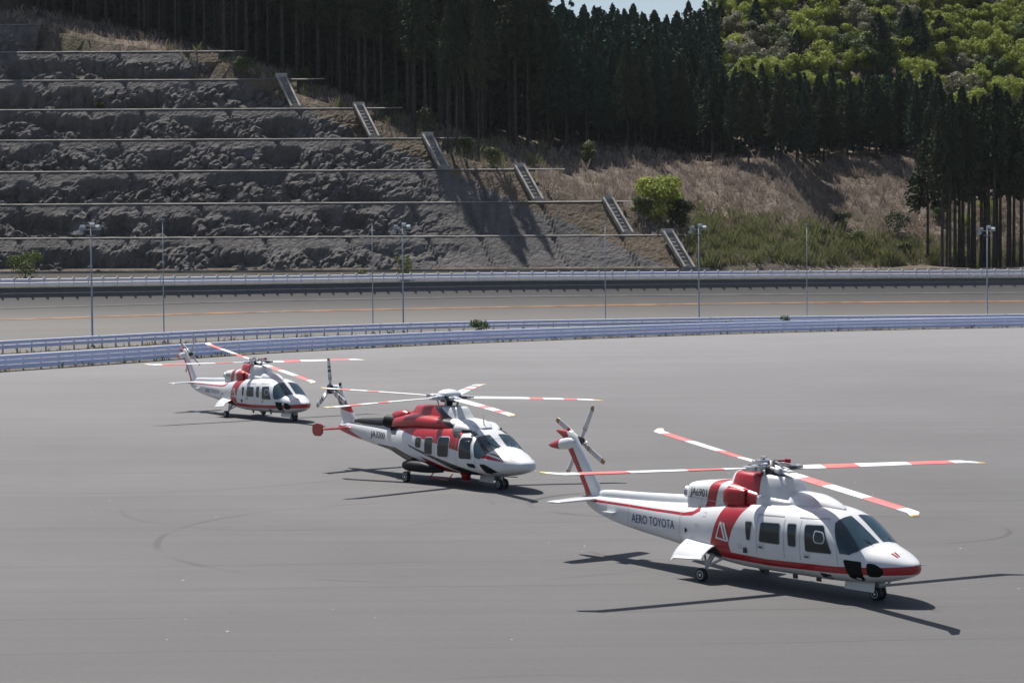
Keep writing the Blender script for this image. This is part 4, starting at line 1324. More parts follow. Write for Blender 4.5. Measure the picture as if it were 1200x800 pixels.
# ---------------------------------------------------------------- white and red helicopter with four blades
def build_twin(label):
    t = thing('helicopter', label, 'helicopter', (0, 0, 0), 0, 'white and red four-blade helicopters')
    WH, RD = (0.62, 0.63, 0.645), (0.34, 0.008, 0.016)
    fus_st = [(4.83, .04, .88, .96), (4.76, .20, .78, 1.05), (4.6, .38, .69, 1.14), (4.3, .60, .59, 1.27), (4.0, .76, .52, 1.36), (3.7, .88, .47, 1.45), (3.35, .97, .44, 1.69), (3.0, 1.03, .42, 1.94), (2.7, 1.06, .41, 2.11), (2.35, 1.07, .40, 2.21), (1.9, 1.07, .40, 2.26),
              (0.6, 1.07, .40, 2.26), (-.4, 1.06, .41, 2.24), (-1.1, 1.02, .46, 2.16), (-1.8, .93, .56, 2.05), (-2.6, .80, .67, 1.94), (-3.3, .68, .75, 1.87), (-4.5, .50, .87, 1.81), (-5.5, .38, .99, 1.78), (-6.3, .30, 1.14, 1.76), (-6.9, .22, 1.32, 1.74), (-7.2, .13, 1.46, 1.72), (-7.36, .03, 1.58, 1.66)]
    L = Loft(fus_st, lambda x: 2.9 if x < 2.2 else 2.9 - .5 * smooth(2.2, 4.6, x), 0.47)
    stripe = [[(-1.5, .73), (-.9, .68), (-.9, .87), (-1.5, .95)], [(-.9, .68), (.7, .64), (.7, .82), (-.9, .87)], [(.7, .64), (3.0, .71), (3.0, .89), (.7, .82)], [(3.0, .71), (4.2, .755), (4.2, .955), (3.0, .89)], [(4.2, .755), (5.0, .80), (5.0, 1.02), (4.2, .955)]]
    swoosh = [[(-1.42, .76), (-.55, .80), (-.62, 1.10), (-1.32, 1.10)], [(-1.32, 1.10), (-.62, 1.10), (-.50, 1.45), (-1.18, 1.50)], [(-1.18, 1.50), (-.50, 1.45), (-.25, 1.90), (-1.0, 1.95)], [(-1.0, 1.95), (-.25, 1.90), (.05, 2.3), (-.86, 2.3)]]
    line = [[(-7.4, 1.585), (-4.0, 1.595), (-4.0, 1.665), (-7.4, 1.655)], [(-4.0, 1.595), (-2.6, 1.62), (-2.6, 1.70), (-4.0, 1.665)], [(-2.6, 1.62), (-2.2, 1.66), (-2.2, 1.78), (-2.6, 1.70)], [(-2.2, 1.66), (-1.92, 1.80), (-2.02, 1.95), (-2.2, 1.78)]]
    m_f = livery('white_red_fuselage_paint', WH, [(RD, stripe + swoosh + line)])
    fus = obj('fuselage', L.mesh('fuselage', m_f, 90, 52), t)
    # cowlings over the cabin roof
    cowl = [[(-2.02, 1.60), (-1.60, 1.60), (-1.40, 2.05), (-1.76, 2.05)], [(-1.76, 2.05), (-1.40, 2.05), (-1.18, 2.9), (-1.56, 2.9)], [(-1.14, 1.60), (.02, 1.60), (.06, 3.1), (-.92, 3.1)]]
    m_c = livery('white_red_cowling_paint', WH, [(RD, cowl)])
    Lc = Loft([(-2.66, .42, 1.80, 2.46), (-2.62, .56, 1.74, 2.52), (-2.3, .62, 1.72, 2.56), (-1.8, .68, 1.75, 2.62), (-1.3, .72, 1.85, 2.66), (-.9, .72, 1.95, 2.64), (-.2, .68, 2.0, 2.52), (.4, .64, 2.0, 2.42), (1.0, .56, 2.05, 2.34), (1.25, .38, 2.1, 2.30)], 4.0, .45)
    ec = obj('engine_cowling', Lc.mesh('engine_cowling', m_c, 50, 40), t)
    Lm = []
    V = []; F = []; na = 28                      # mast fairing: tapering tower
    for z, xf, xa, w in ((2.15, 1.22, -1.42, .62), (2.40, 1.08, -1.34, .58), (2.65, .95, -1.25, .54), (2.84, .86, -1.16, .50), (2.92, .78, -1.06, .45), (2.935, .55, -.85, .32)):
        for k in range(na):
            a = 2 * pi * k / na; e = 2 / 3.2
            cx, hx = (xf + xa) / 2, (xf - xa) / 2
            V.append((cx + hx * math.copysign(abs(cos(a)) ** e, cos(a)), w * math.copysign(abs(sin(a)) ** e, sin(a)), z + .03 * (-(cx + hx * cos(a)) - .2)))
    for i in range(5):
        for k in range(na): F.append((i * na + k, i * na + (k + 1) % na, (i + 1) * na + (k + 1) % na, (i + 1) * na + k))
    F.append(tuple(range(5 * na, 6 * na)))
    obj('mast_fairing', mesh_from('mast_fairing', V, F, m_c, True), t)
    Lh = Loft([(.85, .46, 2.1, 2.50), (1.15, .50, 2.1, 2.545), (1.6, .47, 2.1, 2.52), (2.0, .36, 2.12, 2.42), (2.35, .20, 2.14, 2.28), (2.5, .05, 2.15, 2.20)], 2.3, .2)
    obj('roof_fairing', Lh.mesh('roof_fairing', M_WHITEP, 26, 28), t)
    for sg in (-1, 1):
        Li = Loft([(-1.22, .08, 2.12, 2.38, sg * .55), (-1.08, .18, 2.06, 2.48, sg * .57), (-.85, .20, 2.04, 2.53, sg * .59), (-.5, .20, 2.04, 2.53, sg * .59), (-.33, .18, 2.06, 2.50, sg * .59)], 4.5, .5)
        it = obj('air_intake', Li.mesh('air_intake', M_REDP, 16, 24), t)
        Lo = Loft([(-.35, .145, 2.10, 2.46, sg * .59), (-.322, .145, 2.10, 2.46, sg * .59)], 2.6, .5)
        obj('intake_opening', Lo.mesh('intake_opening', M_HOLE, 3, 22), it)
        # exhaust stub
        b = MB(); b.tube((-2.58, sg * .34, 2.22), (-2.80, sg * .40, 2.24), .15, .16, 14, False); b.tube((-2.58, sg * .34, 2.22), (-2.74, sg * .385, 2.235), .14, .14, 14)
        b.build('exhaust', M_STEEL, t)
    Ls = Loft([(-6.75, .06, 1.66, 1.88), (-6.5, .13, 1.66, 1.94), (-5.0, .14, 1.68, 2.0), (-3.6, .16, 1.70, 2.07), (-2.5, .17, 1.74, 2.12)], 2.4, .4)
    obj('drive_shaft_cover', Ls.mesh('drive_shaft_cover', M_WHITEP, 20, 18), t)
    # fin: rear half red
    fin_red = [[(-7.45, 1.5), (-6.86, 1.5), (-8.16, 3.62), (-8.90, 3.62), (-9.2, 3.2)]]
    m_fin = livery('white_red_fin_paint', WH, [(RD, fin_red)])
    V = []; F = []; n = 18
    for z, xf, xr, th in ((1.55, -6.45, -7.30, .13), (1.9, -6.66, -7.42, .12), (2.4, -7.0, -7.72, .115), (2.9, -7.36, -8.06, .11), (3.35, -7.70, -8.36, .10), (3.52, -7.86, -8.66, .085), (3.56, -7.95, -8.62, .05)):
        cx, ch = (xf + xr) / 2, (xf - xr)
        for k in range(n):
            a = 2 * pi * k / n; c = cos(a)
            V.append((cx + c * ch / 2, sin(a) * th * (.75 + .35 * c), z))
    for i in range(6):
        for k in range(n): F.append((i * n + k, i * n + (k + 1) % n, (i + 1) * n + (k + 1) % n, (i + 1) * n + k))
    F += [tuple(range(n)), tuple(range(6 * n, 7 * n))]
    obj('tail_fin', mesh_from('tail_fin', V, F, m_fin, True), t)
    Lg = Loft([(-8.98, .02, 3.06, 3.10), (-8.8, .09, 3.0, 3.17), (-8.4, .16, 2.98, 3.30), (-8.0, .17, 3.02, 3.38), (-7.75, .10, 3.08, 3.34)], 2.2, .5)
    m_g = livery('gearbox_fairing_paint', WH, [(RD, [[(-9.2, 2.8), (-8.42, 2.8), (-8.36, 3.5), (-9.2, 3.5)]])])
    obj('gearbox_fairing', Lg.mesh('gearbox_fairing', m_g, 18, 18), t)
    b = MB(); b.lathe([(0, .05), (.06, .05), (.10, .02)], (-8.1, 0, 3.555), 'Z', 10); b.build('beacon', M_REDP, t)
    for sg in (-1, 1):
        obj('stabilizer', wing_mesh('stabilizer', (-7.05, sg * .10, 1.66), (-7.15, sg * 1.55, 1.64), .82, .52, .13, M_WHITEP), t)
    b = MB(); b.box((-7.15, 0, 1.64), (.14, .5, .14)); b.build('stabilizer_spar', M_DARKM, t)
    tr = blade_mat('tail_blade_paint', 1.22, [(0, (.42, .42, .43)), (.35, (.55, .55, .56)), (1.06, (.30, .17, .07))])
    tail_rotor(t, (-8.09, .45, 3.23), 1, 1.22, 4, radians(62), tr)
    # windows
    for sg in (-1, 1):
        window(L, [(-.02, 1.73), (.21, 1.74), (.16, 1.27), (.05, 1.27)], sg, t, .03)
        window(L, [(.53, 1.76), (1.17, 1.79), (1.20, 1.26), (.50, 1.26)], sg, t, .05)
        window(L, [(1.44, 1.81), (1.72, 1.83), (1.76, 1.26), (1.51, 1.26)], sg, t, .04)
        cw = window(L, [(2.02, 1.84), (2.58, 1.87), (2.93, 1.20), (2.09, 1.18)], sg, t, .06)
        # round-cornered opening pane in the cockpit window
        ring = roundpoly([(2.36, 1.74), (2.63, 1.72), (2.72, 1.55), (2.68, 1.42), (2.40, 1.42), (2.34, 1.52)], .06)
        inner = [(2.53 + (p[0] - 2.53) * .82, 1.58 + (p[1] - 1.58) * .82) for p in ring]
        o = side_patch(L, ring, sg, .022, 'vent_frame', M_GREYP, cw); side_patch(L, inner, sg, .028, 'vent_pane', M_GLASS, cw)
        # windscreen half, wraps from the centre post to the side
        zA = lambda x, z: (lambda b_, t_: math.asin(min(1, max(-1, math.copysign(abs((z - (b_ + (t_ - b_) * L.k)) / ((t_ - (b_ + (t_ - b_) * L.k)) if z >= b_ + (t_ - b_) * L.k else (b_ + (t_ - b_) * L.k - b_))) ** (L.n(x) / 2), z - (b_ + (t_ - b_) * L.k))))))(L.b(x), L.t(x))
        ws = [(2.80, radians(87)), (2.80, radians(60)), (2.80, zA(2.80, 1.93)), (2.98, zA(2.98, 1.60)), (3.16, zA(3.16, 1.22)), (3.42, zA(3.42, 1.21)), (3.58, zA(3.58, 1.30)), (3.66, radians(62)), (3.66, radians(87.5))]
        w = angle_patch(L, ws, sg, .012, 'windscreen', M_WSHIELD, t)
        # chin windows
        window(L, roundpoly([(3.26, 1.09), (3.74, 1.07), (3.76, .60), (3.60, .55), (3.38, .62)], .05, 3), sg, t, .01, M_BLACKP, None, name='chin_window')
        window(L, roundpoly([(3.86, 1.05), (4.05, 1.04), (4.24, .92), (4.25, .80), (4.12, .70), (3.88, .70)], .07, 3), sg, t, .01, M_BLACKP, None, name='chin_window')
        # doors: rails, handles, seams
        for xa, xb, z in ((.35, 1.25, 1.94), (1.75, 2.62, 1.99)):
            side_patch(L, [(xa, z), (xb, z + .025), (xb, z + .05), (xa, z + .025)], sg, .012, 'door_rail', M_SEAL, t)
        for xa, z in ((.45, 1.07), (2.02, .99)):
            h = side_patch(L, roundpoly([(xa, z), (xa + .2, z), (xa + .2, z + .13), (xa, z + .13)], .03), sg, .012, 'door_handle', M_GREYP, t)
            side_patch(L, [(xa + .04, z + .03), (xa + .16, z + .03), (xa + .16, z + .07), (xa + .04, z + .07)], sg, .02, 'latch', M_DARKM, h)
        for xa, xb in ((1.30, 1.36), (1.86, 1.90), (2.98, 3.10), (.38, .40)):
            side_patch(L, [(xa, 1.93), (xa + .012, 1.93), (xb + .012, .92), (xb, .92)], sg, .008, 'door_seam', M_SEAL, t)
        side_patch(L, [(2.45, .66), (2.78, .64), (2.78, .52), (2.45, .53)], sg, .012, 'vent_panel', M_DARKM, t)
        side_patch(L, [(-2.45, 1.32), (-2.33, 1.25), (-2.45, 1.16)], sg, .014, 'warning_mark', M_BLACKP, t)
        b = MB(); b.box((-.0, sg * 1.075, .98), (.09, .05, .14)); b.build('footstep', M_DARKM, t)
        b = MB(); b.box((-5.9, sg * .41, 1.36), (.42, .22, .05)); b.build('antenna_fin', M_WHITEP, t)
        for xa in (-2.72, -5.12, -6.15):
            side_patch(L, [(xa, L.t(xa) - .10), (xa + .014, L.t(xa) - .10), (xa + .014, L.b(xa) + .10), (xa, L.b(xa) + .10)], sg, .006, 'panel_seam', M_SEAL, t)
        side_patch(Lc, [(-2.58, 2.13), (-1.30, 2.10), (-1.30, 2.115), (-2.58, 2.145)], sg, .006, 'panel_seam', M_SEAL, t)
        side_patch(Lc, [(-1.98, 2.13), (-1.967, 2.13), (-1.967, 1.86), (-1.98, 1.86)], sg, .006, 'panel_seam', M_SEAL, t)
        for xa, za in ((-.30, 1.0), (-2.0, 1.35), (-2.2, .98), (-1.75, 1.7)):
            side_patch(L, roundpoly([(xa, za), (xa + .16, za), (xa + .16, za + .12), (xa, za + .12)], .02), sg, .005, 'access_panel', M_GREYP, t)
        # emblem: outlined triangle with two bars
        e0, ez = -1.12, 1.18
        for poly in ([(0, 0), (.46, -.05), (.44, .0), (.05, .045)], [(0, 0), (.05, .0), (.20, .46), (.16, .46)], [(.16, .46), (.22, .46), (.40, .02), (.32, .02)], [(.26, .45), (.34, .44), (.53, -.03), (.45, -.03)]):
            side_patch(L, [(e0 + x, ez + z) for x, z in poly], sg, .013, 'emblem', M_WHITEP, t)
        lettering('AERO TOYOTA', L, -4.95, 1.19, -2.95, 1.21, .24, sg, M_NAVY, t)
        lettering('JA6901', Lc, -2.46, 2.20, -1.76, 2.19, .21, sg, M_BLACKP, t)
    # nose emblem, small
    angle_patch(L, [(4.22, radians(66)), (4.42, radians(60)), (4.42, radians(64)), (4.24, radians(70))], -1, .012, 'emblem', M_REDP, t, (.1, .2))
    angle_patch(L, [(4.22, radians(76)), (4.42, radians(68)), (4.42, radians(72)), (4.24, radians(80))], -1, .012, 'emblem', M_REDP, t, (.1, .2))
    b = MB(); b.tube((4.74, -.06, 1.02), (5.02, -.06, 1.06), .02, .012, 6); b.tube((5.02, -.06, 1.06), (5.12, -.06, 1.06), .012, .008, 6); b.tube((4.92, -.06, 1.05), (4.92, -.06, 1.12), .01, .008, 5); b.build('pitot_probe', M_STEEL, t)
    for sg in (-1, 1):
        q = L.pt(3.5, radians(70), .03); b = MB(); b.tube((q.x + .2, sg * q.y * .9, q.z - .12), (q.x - .25, sg * q.y * 1.2, q.z + .10), .012, .010, 5); b.build('wiper', M_DARKM, t)
    # landing gear
    for sg in (-1, 1):
        b = MB(); b.tube((-1.40, sg * .72, .80), (-1.43, sg * 1.02, .42), .075, .065, 10); b.tube((-1.43, sg * 1.02, .45), (-1.43, sg * 1.06, .20), .05, .05, 10); b.tube((-1.43, sg * 1.0, .19), (-1.43, sg * 1.22, .19), .04, .04, 8)
        b.tube((-1.05, sg * .80, .62), (-1.40, sg * 1.02, .40), .035, .035, 8); b.tube((-1.75, sg * .80, .70), (-1.46, sg * 1.02, .46), .03, .03, 8)
        g = b.build('main_gear', M_GREYP, t, True)
        wheel_parts(g, (-1.43, sg * 1.22, .185), .185, .15, M_GREYP)
        # wheel well
        side_patch(L, roundpoly([(-1.85, .95), (-1.10, .90), (-.98, .66), (-1.75, .72)], .08), sg, .010, 'wheel_well', M_HOLE, t)
        # open gear door: curved plate springing from the hull and turning down outboard
        V = []; F = []; nu, nv = 10, 8
        for th in (0, .03):
            for i in range(nu + 1):
                u = i / nu
                for j in range(nv + 1):
                    v = j / nv
                    x = -1.15 - 1.35 * u; y = .80 - .06 * u + (.74 - .10 * u) * sin(v * 1.25); z = 1.02 + .04 * u - .10 * v - .38 * (1 - cos(v * 1.25)) - .16 * u * v + (-.10 if u > .92 else 0)
                    V.append((x, sg * y, z - th))
        S = (nu + 1) * (nv + 1)
        for i in range(nu):
            for j in range(nv):
                a = i * (nv + 1) + j; F.append((a, a + 1, a + nv + 2, a + nv + 1)); F.append((S + a, S + a + nv + 1, S + a + nv + 2, S + a + 1))
        for i in range(nu):
            a = i * (nv + 1) + nv; F.append((a, a + nv + 1, S + a + nv + 1, S + a))
        for j in range(nv):
            a = nu * (nv + 1) + j; F.append((a, a + 1, S + a + 1, S + a)); F.append((j, S + j, S + j + 1, j + 1))
        obj('gear_door', mesh_from('gear_door', V, F, M_WHITEP, True), t)
    b = MB(); b.tube((3.50, 0, .62), (3.57, 0, .22), .05, .045, 10); b.tube((3.57, -.11, .17), (3.57, .11, .17), .03, .03, 8); b.tube((3.95, 0, .50), (3.60, 0, .28), .025, .025, 6); b.box((3.66, 0, .40), (.12, .16, .10))
    g = b.build('nose_gear', M_GREYP, t, True)
    for sg in (-1, 1):
        wheel_parts(g, (3.57, sg * .10, .165), .165, .11, M_GREYP)
        b = MB(); b.box((3.15, sg * .22, .335), (.95, .02, .24), Matrix.Rotation(sg * .18, 3, 'X')); b.build('nose_gear_door', M_WHITEP, t)
    for x, h in ((1.2, .10), (.2, .12), (2.0, .08)):
        b = MB(); b.box((x, -.45, .40 - h / 2 + .03), (.16, .02, h + .04)); b.build('belly_antenna', M_DARKM, t)
    return t, L

S76_TILT = (0.082, 0.13)
t1, L76 = build_twin('')
t1['label'] = 'white and red four-blade helicopter with legible navy lettering, parked farthest from the guard rails'
t1.location = (6.898, 52.633, 0); t1.rotation_euler = (0, 0, radians(-49.73))
bm76 = blade_mat('banded_blade_paint', 6.7, [(0, (.30, .30, .31)), (.75, W_), (1.56, R_), (2.66, W_), (4.36, R_), (5.80, W_), (6.52, Y_)])
blade76 = blade_mesh('main_rotor_blade', .70, 6.705, .39, bm76, .9, 1.0, 7.0, 0.0)
t2 = copy_tree(t1)
t2['label'] = 'white and red four-blade helicopter parked closest to the inner guard rails'
t2.location = (-14.037, 109.826, 0); t2.rotation_euler = (0, 0, radians(-50.74))
for tt, tilt, az in ((t1, S76_TILT[0], -.26), (t2, S76_TILT[1], -.064)):
    rotor_head(tt, 3.075, tilt, az, 4, .72, True)
    set_blades(tt, blade76, 3.075, tilt, az, 4)

# ---------------------------------------------------------------- white, red and black helicopter with five blades
def build_five(label):
    t = thing('helicopter', label, 'helicopter', (0, 0, 0))
    WH, RD, BK = (0.62, 0.63, 0.645), (0.36, 0.008, 0.014), (0.005, 0.006, 0.008)
    st = [(5.10, .05, .93, 1.05), (5.02, .26, .83, 1.13), (4.85, .44, .75, 1.20), (4.55, .66, .66, 1.31), (4.15, .86, .58, 1.43), (3.75, 1.0, .53, 1.53), (3.4, 1.09, .50, 1.66), (3.05, 1.14, .48, 1.90), (2.75, 1.16, .47, 2.08), (2.4, 1.17, .46, 2.22), (1.9, 1.18, .45, 2.32), (1.0, 1.18, .44, 2.36), (0, 1.18, .44, 2.36),
          (-.9, 1.16, .48, 2.34), (-1.7, 1.08, .60, 2.26), (-2.5, .94, .78, 2.16), (-3.3, .75, .95, 2.07), (-4.4, .54, 1.07, 2.0), (-5.4, .42, 1.18, 1.97), (-6.4, .32, 1.30, 1.95), (-7.1, .25, 1.42, 1.90), (-7.6, .16, 1.52, 1.80), (-7.85, .04, 1.62, 1.70)]
    L = Loft(st, lambda x: 2.8 if x < 2.4 else 2.8 - .5 * smooth(2.4, 4.8, x), .46)
    red = [[(-2.6, 2.02), (-.84, 1.80), (-.84, 2.6), (-2.6, 2.6)], [(-.84, 1.80), (.58, 1.62), (.58, 2.6), (-.84, 2.6)], [(.58, 1.62), (2.14, 1.42), (2.14, 2.6), (.58, 2.6)],
           [(-.40, 1.06), (.30, .92), (1.6, .60), (1.6, .40), (1.0, .40), (.50, .62)], [(3.30, 1.36), (3.70, 1.34), (4.5, 1.13), (3.45, 1.24)],
           [(-7.9, 1.45), (-7.9, 1.78), (-7.1, 1.74), (-5.5, 1.32), (-6.2, 1.32)]]
    blk = [[(-1.2, 1.45), (-1.15, 1.38), (.58, .98), (.58, 1.10)], [(.58, .98), (.58, 1.10), (3.2, .63), (3.2, .57), (2.0, .57)], [(1.2, .42), (3.2, .42), (3.2, .60), (2.0, .60)],
           [(-4.3, 1.22), (-4.1, .9), (-2.31, .4), (-2.31, 1.24)], [(-2.31, .3), (-.63, .3), (-.63, .92), (-2.31, 1.24)], [(-.63, .3), (.30, .3), (.30, .52), (-.63, .92)],
           [(3.55, 1.42), (3.75, 1.42), (4.75, 1.18), (4.6, 1.19)], [(1.80, 1.90), (2.20, 1.90), (1.5, 2.4), (1.0, 2.4)], [(-3.6, 2.2), (-2.3, 2.2), (-2.3, 1.72), (-2.7, 1.72)], [(-6.9, 1.88), (-3.3, 1.84), (-3.3, 2.2), (-6.9, 2.2)]]
    m_f = livery('white_red_black_fuselage_paint', WH, [(RD, red), (BK, blk)])
    obj('fuselage', L.mesh('fuselage', m_f, 90, 52), t)
    cr = [[(-3.8, 1.6), (-.5, 1.6), (-.5, 3.2), (-3.8, 3.2)], [(-.5, 1.6), (2.2, 1.6), (2.0, 1.9), (-.42, 3.1), (-.5, 3.1)]]
    cb = [[(1.80, 1.90), (2.25, 1.90), (.35, 2.80), (-.10, 2.80)], [(-.10, 2.80), (.35, 2.80), (-.12, 3.05), (-.62, 3.05)]]
    m_c = livery('red_white_cowling_paint', WH, [(RD, cr), (BK, cb)])
    Lc = Loft([(-3.45, .25, 1.95, 2.16), (-3.3, .55, 1.9, 2.30), (-3.0, .72, 1.9, 2.42), (-2.5, .84, 1.95, 2.52), (-1.8, .92, 2.0, 2.60), (-1.0, .95, 2.05, 2.64), (0, .94, 2.08, 2.62), (.9, .86, 2.1, 2.56), (1.6, .72, 2.12, 2.52), (2.1, .52, 2.12, 2.42), (2.45, .25, 2.13, 2.26)], 2.9, .35)
    obj('engine_cowling', Lc.mesh('engine_cowling', m_c, 60, 44), t)
    V = []; F = []; na = 28
    for z, xf, xa, w in ((2.30, 1.50, -2.35, .66), (2.50, 1.28, -2.25, .60), (2.70, 1.10, -2.15, .54), (2.86, 1.00, -2.02, .48), (2.94, .90, -1.85, .42), (2.96, .60, -1.5, .30)):
        for k in range(na):
            a = 2 * pi * k / na; e = 2 / 3.4; cx, hx = (xf + xa) / 2, (xf - xa) / 2
            x = cx + hx * math.copysign(abs(cos(a)) ** e, cos(a))
            V.append((x, (w if x > -.6 else w * (1 + .2 * (x + .6))) * math.copysign(abs(sin(a)) ** e, sin(a)), z + .02 * (x + .3)))
    for i in range(5):
        for k in range(na): F.append((i * na + k, i * na + (k + 1) % na, (i + 1) * na + (k + 1) % na, (i + 1) * na + k))
    F.append(tuple(range(5 * na, 6 * na)))
    obj('mast_fairing', mesh_from('mast_fairing', V, F, m_c, True), t)
    for sg in (-1, 1):
        Li = Loft([(1.40, .14, 2.10, 2.32, sg * .68), (1.55, .24, 2.04, 2.42, sg * .68), (1.85, .27, 2.00, 2.41, sg * .65), (2.2, .22, 2.00, 2.31, sg * .59), (2.5, .07, 2.04, 2.18, sg * .52)], 2.2, .45)
        it = obj('intake_fairing', Li.mesh('intake_fairing', M_WHITEP, 18, 24), t)
        Lo = Loft([(2.05, .10, 2.10, 2.24, sg * .82), (2.25, .10, 2.08, 2.22, sg * .76), (2.38, .02, 2.10, 2.18, sg * .70)], 2.2, .5)
        obj('intake_opening', Lo.mesh('intake_opening', M_HOLE, 6, 14), it)
        # exhaust nozzle
        b = MB(); b.tube((-2.7, sg * .50, 2.18), (-3.36, sg * .62, 2.20), .27, .26, 20, False); b.tube((-2.7, sg * .50, 2.18), (-3.30, sg * .612, 2.197), .25, .24, 20)
        ex = b.build('exhaust', M_BLACKP, t, False)
        Lgr = Loft([(-3.25, .10, 2.30, 2.50, sg * .42), (-2.9, .22, 2.3, 2.62, sg * .45), (-2.3, .26, 2.32, 2.70, sg * .48), (-2.0, .14, 2.34, 2.62, sg * .50)], 2.2, .3)
        obj('engine_blister', Lgr.mesh('engine_blister', M_REDP, 14, 18), t)
    Ls = Loft([(-6.75, .06, 1.84, 2.02), (-6.3, .16, 1.80, 2.10), (-5.0, .29, 1.80, 2.20), (-3.9, .38, 1.84, 2.28), (-3.2, .38, 1.90, 2.30)], 2.2, .35)
    obj('boom_spine', Ls.mesh('boom_spine', M_BLACKP, 20, 20), t)
    # fin
    fr = [[(-7.6, 2.42), (-6.5, 2.28), (-6.5, 2.42), (-7.6, 2.60)]]
    fb = [[(-8.0, 2.66), (-6.5, 2.42), (-6.5, 2.54), (-8.0, 2.80)], [(-8.6, 3.05), (-7.78, 3.05), (-7.82, 3.12), (-8.6, 3.12)]]
    m_fin = livery('white_fin_paint', WH, [(RD, fr), (BK, fb)])
    V = []; F = []; n = 18
    for z, xf, xr, th in ((1.65, -6.20, -7.65, .15), (2.05, -6.50, -7.68, .14), (2.4, -6.85, -7.76, .13), (2.75, -7.15, -7.92, .12), (3.1, -7.45, -8.15, .12), (3.35, -7.66, -8.34, .10), (3.40, -7.76, -8.28, .05)):
        cx, ch = (xf + xr) / 2, (xf - xr)
        for k in range(n):
            a = 2 * pi * k / n; c = cos(a); V.append((cx + c * ch / 2, sin(a) * th * (.75 + .35 * c), z))
    for i in range(6):
        for k in range(n): F.append((i * n + k, i * n + (k + 1) % n, (i + 1) * n + (k + 1) % n, (i + 1) * n + k))
    F += [tuple(range(n)), tuple(range(6 * n, 7 * n))]
    obj('tail_fin', mesh_from('tail_fin', V, F, m_fin, True), t)
    b = MB(); b.lathe([(0, .06), (.10, .06), (.14, .02)], (-7.75, 0, 3.39), 'Z', 10); b.build('beacon', M_DARKM, t)
    # stabilizer with end plates
    for sg in (-1, 1):
        obj('stabilizer', wing_mesh('stabilizer', (-6.75, sg * .20, 1.70), (-6.62, sg * 1.88, 1.72), .52, .46, .16, M_REDP), t)
        V = []; outl = [(-6.20, 1.96), (-6.62, 1.98), (-6.92, 1.88), (-6.92, 1.58), (-6.78, 1.46), (-6.35, 1.46), (-6.16, 1.60)]
        outl = roundpoly(outl, .08, 3)
        for y in (1.87, 1.92): V += [(x, sg * y, z) for x, z in outl]
        m = len(outl); F = [tuple(range(m)), tuple(reversed(range(m, 2 * m)))] + [(k, (k + 1) % m, m + (k + 1) % m, m + k) for k in range(m)]
        obj('end_plate', mesh_from('end_plate', V, F, M_REDP), t)
    tr = blade_mat('white_tail_blade_paint', 1.3, [(0, (.40, .40, .41)), (.30, (.62, .62, .63)), (.72, BK), (.82, (.62, .62, .63)), (.90, BK), (.97, (.62, .62, .63)), (1.2, (.22, .16, .10))])
    tail_rotor(t, (-7.86, -.42, 3.25), -1, 1.32, 3, radians(97), tr, .24, .20)
    # windows
    for sg in (-1, 1):
        window(L, [(-.66, 1.75), (-.28, 1.78), (-.30, 1.36), (-.66, 1.38)], sg, t, .09, None, M_WHITEP)
        window(L, [(-.02, 1.79), (.47, 1.82), (.47, 1.16), (-.02, 1.16)], sg, t, .09, None, M_WHITEP)
        window(L, [(.84, 1.86), (1.55, 1.90), (1.52, 1.14), (.82, 1.12)], sg, t, .13, None, M_WHITEP, .05)
        window(L, [(2.20, 1.93), (2.72, 1.96), (2.97, 1.17), (2.20, 1.14)], sg, t, .12, None, M_WHITEP, .05)
        zA = lambda x, z: (lambda zc, b_, t_: math.asin(min(1, max(-1, math.copysign(abs((z - zc) / ((t_ - zc) if z >= zc else (zc - b_))) ** (L.n(x) / 2), z - zc)))))(L.b(x) + (L.t(x) - L.b(x)) * L.k, L.b(x), L.t(x))
        ws = [(2.86, radians(85)), (2.82, radians(64)), (2.80, zA(2.80, 1.98)), (2.95, zA(2.95, 1.65)), (3.14, zA(3.14, 1.24)), (3.38, zA(3.38, 1.20)), (3.56, zA(3.56, 1.34)), (3.60, radians(60)), (3.48, radians(86))]
        angle_patch(L, ws, sg, .014, 'windscreen', M_WSHIELD, t)
        angle_patch(L, [(2.42, radians(68)), (2.36, radians(50)), (2.66, radians(48)), (2.72, radians(66))], sg, .012, 'roof_window', M_WSHIELD, t)
        window(L, roundpoly([(3.38, 1.02), (3.62, 1.02), (3.95, .88), (4.22, .68), (4.15, .62), (3.62, .66)], .06, 3), sg, t, .01, M_BLACKP, None, name='chin_window')
        window(L, [(2.66, 1.0), (3.10, 1.0), (3.18, .90), (3.12, .84), (2.78, .86), (2.68, .92)], sg, t, .04, M_BLACKP, M_WHITEP, .03, name='step_well')
        for xa, xb in ((1.98, 2.0), (.62, .62), (3.02, 3.2)):
            side_patch(L, [(xa, 1.98), (xa + .012, 1.98), (xb + .012, .80), (xb, .80)], sg, .008, 'door_seam', M_SEAL, t)
        lettering('JA3200', L, -4.75, 1.48, -3.40, 1.47, .26, sg, M_BLACKP, t)
        # sponson, wheel
        Lsp = Loft([(-1.40, .05, .58, .68, sg * 1.18), (-1.25, .22, .48, .80, sg * 1.18), (-.9, .32, .42, .86, sg * 1.16), (-.2, .30, .42, .86, sg * 1.12), (.5, .20, .45, .76, sg * 1.05), (.95, .04, .50, .60, sg * 1.0)], 2.3, .5)
        sp = obj('sponson', Lsp.mesh('sponson', M_BLACKP, 26, 24), t)
        b = MB(); b.lathe([(0, .045), (.02, .03)], (-.85, sg * 1.47, .64), 'Y', 10); b.build('position_light', M_REFL, sp)
        b = MB(); b.tube((-.86, sg * 1.28, .60), (-.89, sg * 1.32, .24), .06, .05, 10); b.tube((-.89, sg * 1.26, .22), (-.89, sg * 1.46, .22), .045, .045, 8)
        g = b.build('main_gear', M_GREYP, t, True)
        wheel_parts(g, (-.89, sg * 1.44, .22), .22, .17, M_GREYP)
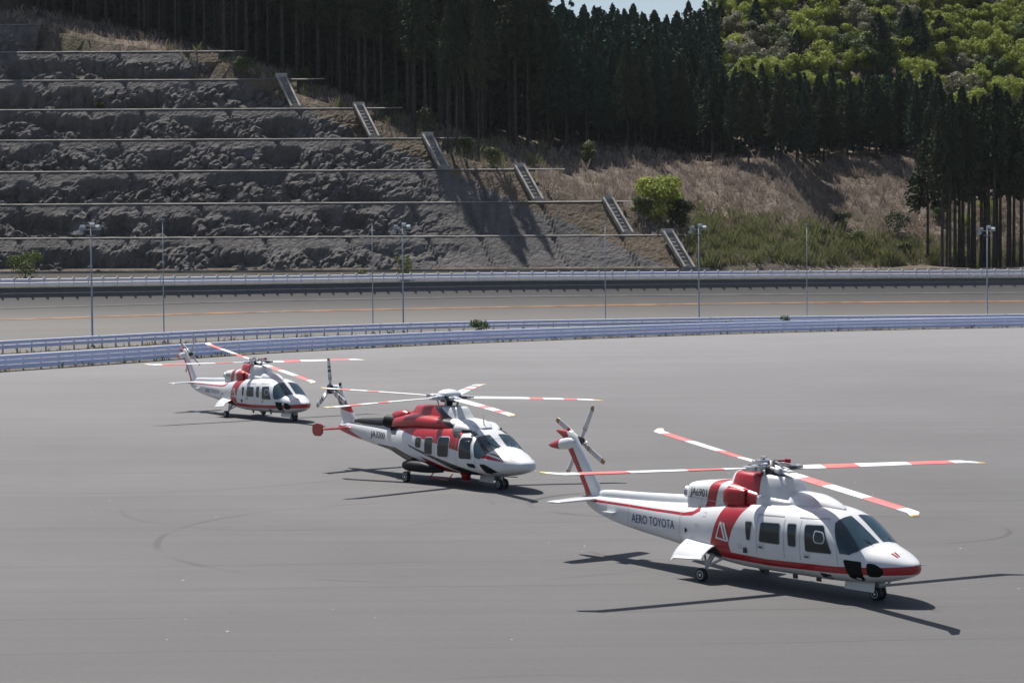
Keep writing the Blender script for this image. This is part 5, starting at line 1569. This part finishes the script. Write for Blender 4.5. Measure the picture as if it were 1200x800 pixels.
        # boarding step
        b = MB(); b.path([(.35, sg * .95, .50), (.30, sg * 1.15, .28), (1.45, sg * 1.15, .26), (1.5, sg * .95, .48)], .022, 6); b.build('boarding_step', M_REDP, t)
        b = MB(); b.path([(2.2, sg * .9, .50), (2.15, sg * 1.08, .30), (2.9, sg * 1.08, .34)], .02, 6); b.build('boarding_step', M_DARKM, t)
    b = MB(); b.lathe([(-.30, .10), (-.24, .17), (-.06, .18), (.08, .26), (.16, .28)], (1.55, -.35, .44), 'Z', 16); b.build('belly_turret', M_REDP, t, True)
    b = MB(); b.tube((3.30, 0, .60), (3.343, 0, .24), .06, .05, 10); b.tube((3.343, -.16, .20), (3.343, .16, .20), .035, .035, 8); b.tube((2.90, 0, .46), (3.32, 0, .34), .03, .03, 6)
    g = b.build('nose_gear', M_GREYP, t, True)
    for sg in (-1, 1): wheel_parts(g, (3.343, sg * .14, .195), .195, .12, M_GREYP)
    for sg in (-1, 1):
        b = MB(); b.box((2.75, sg * .26, .36), (.85, .02, .26), Matrix.Rotation(sg * .3, 3, 'X')); b.build('nose_gear_door', M_GREYP, t)
    b = MB(); b.tube((2.25, 0, 2.30), (2.18, 0, 2.75), .03, .012, 6); b.build('whip_antenna', M_WHITEP, t)
    for sg in (-1, 1):
        b = MB(); b.tube((3.56, sg * .30, 1.60), (3.20, sg * .55, 1.80), .014, .012, 5); b.build('wiper', M_DARKM, t)
    return t
t3 = build_five('white helicopter with red upper cowling, black sweeps and five rotor blades, standing in the middle')
t3['label'] = 'white helicopter with bright red engine cowling, black side sweeps and five rotor blades'
t3.location = (-2.461, 77.366, 0); t3.rotation_euler = (0, 0, radians(-52.06))
bm169 = blade_mat('five_blade_paint', 6.06, [(0, (.45, .45, .46)), (.8, W_), (3.15, R_), (3.70, W_), (4.50, R_), (5.05, W_), (5.70, Y_)])
blade169 = blade_mesh('main_rotor_blade', .75, 6.06, .42, bm169, .5, .92, 7.0, .063)
rotor_head(t3, 3.30, .047, -.209, 5, .80, True, M_WHITEP, .34)
set_blades(t3, blade169, 3.30, .047, -.209, 5)
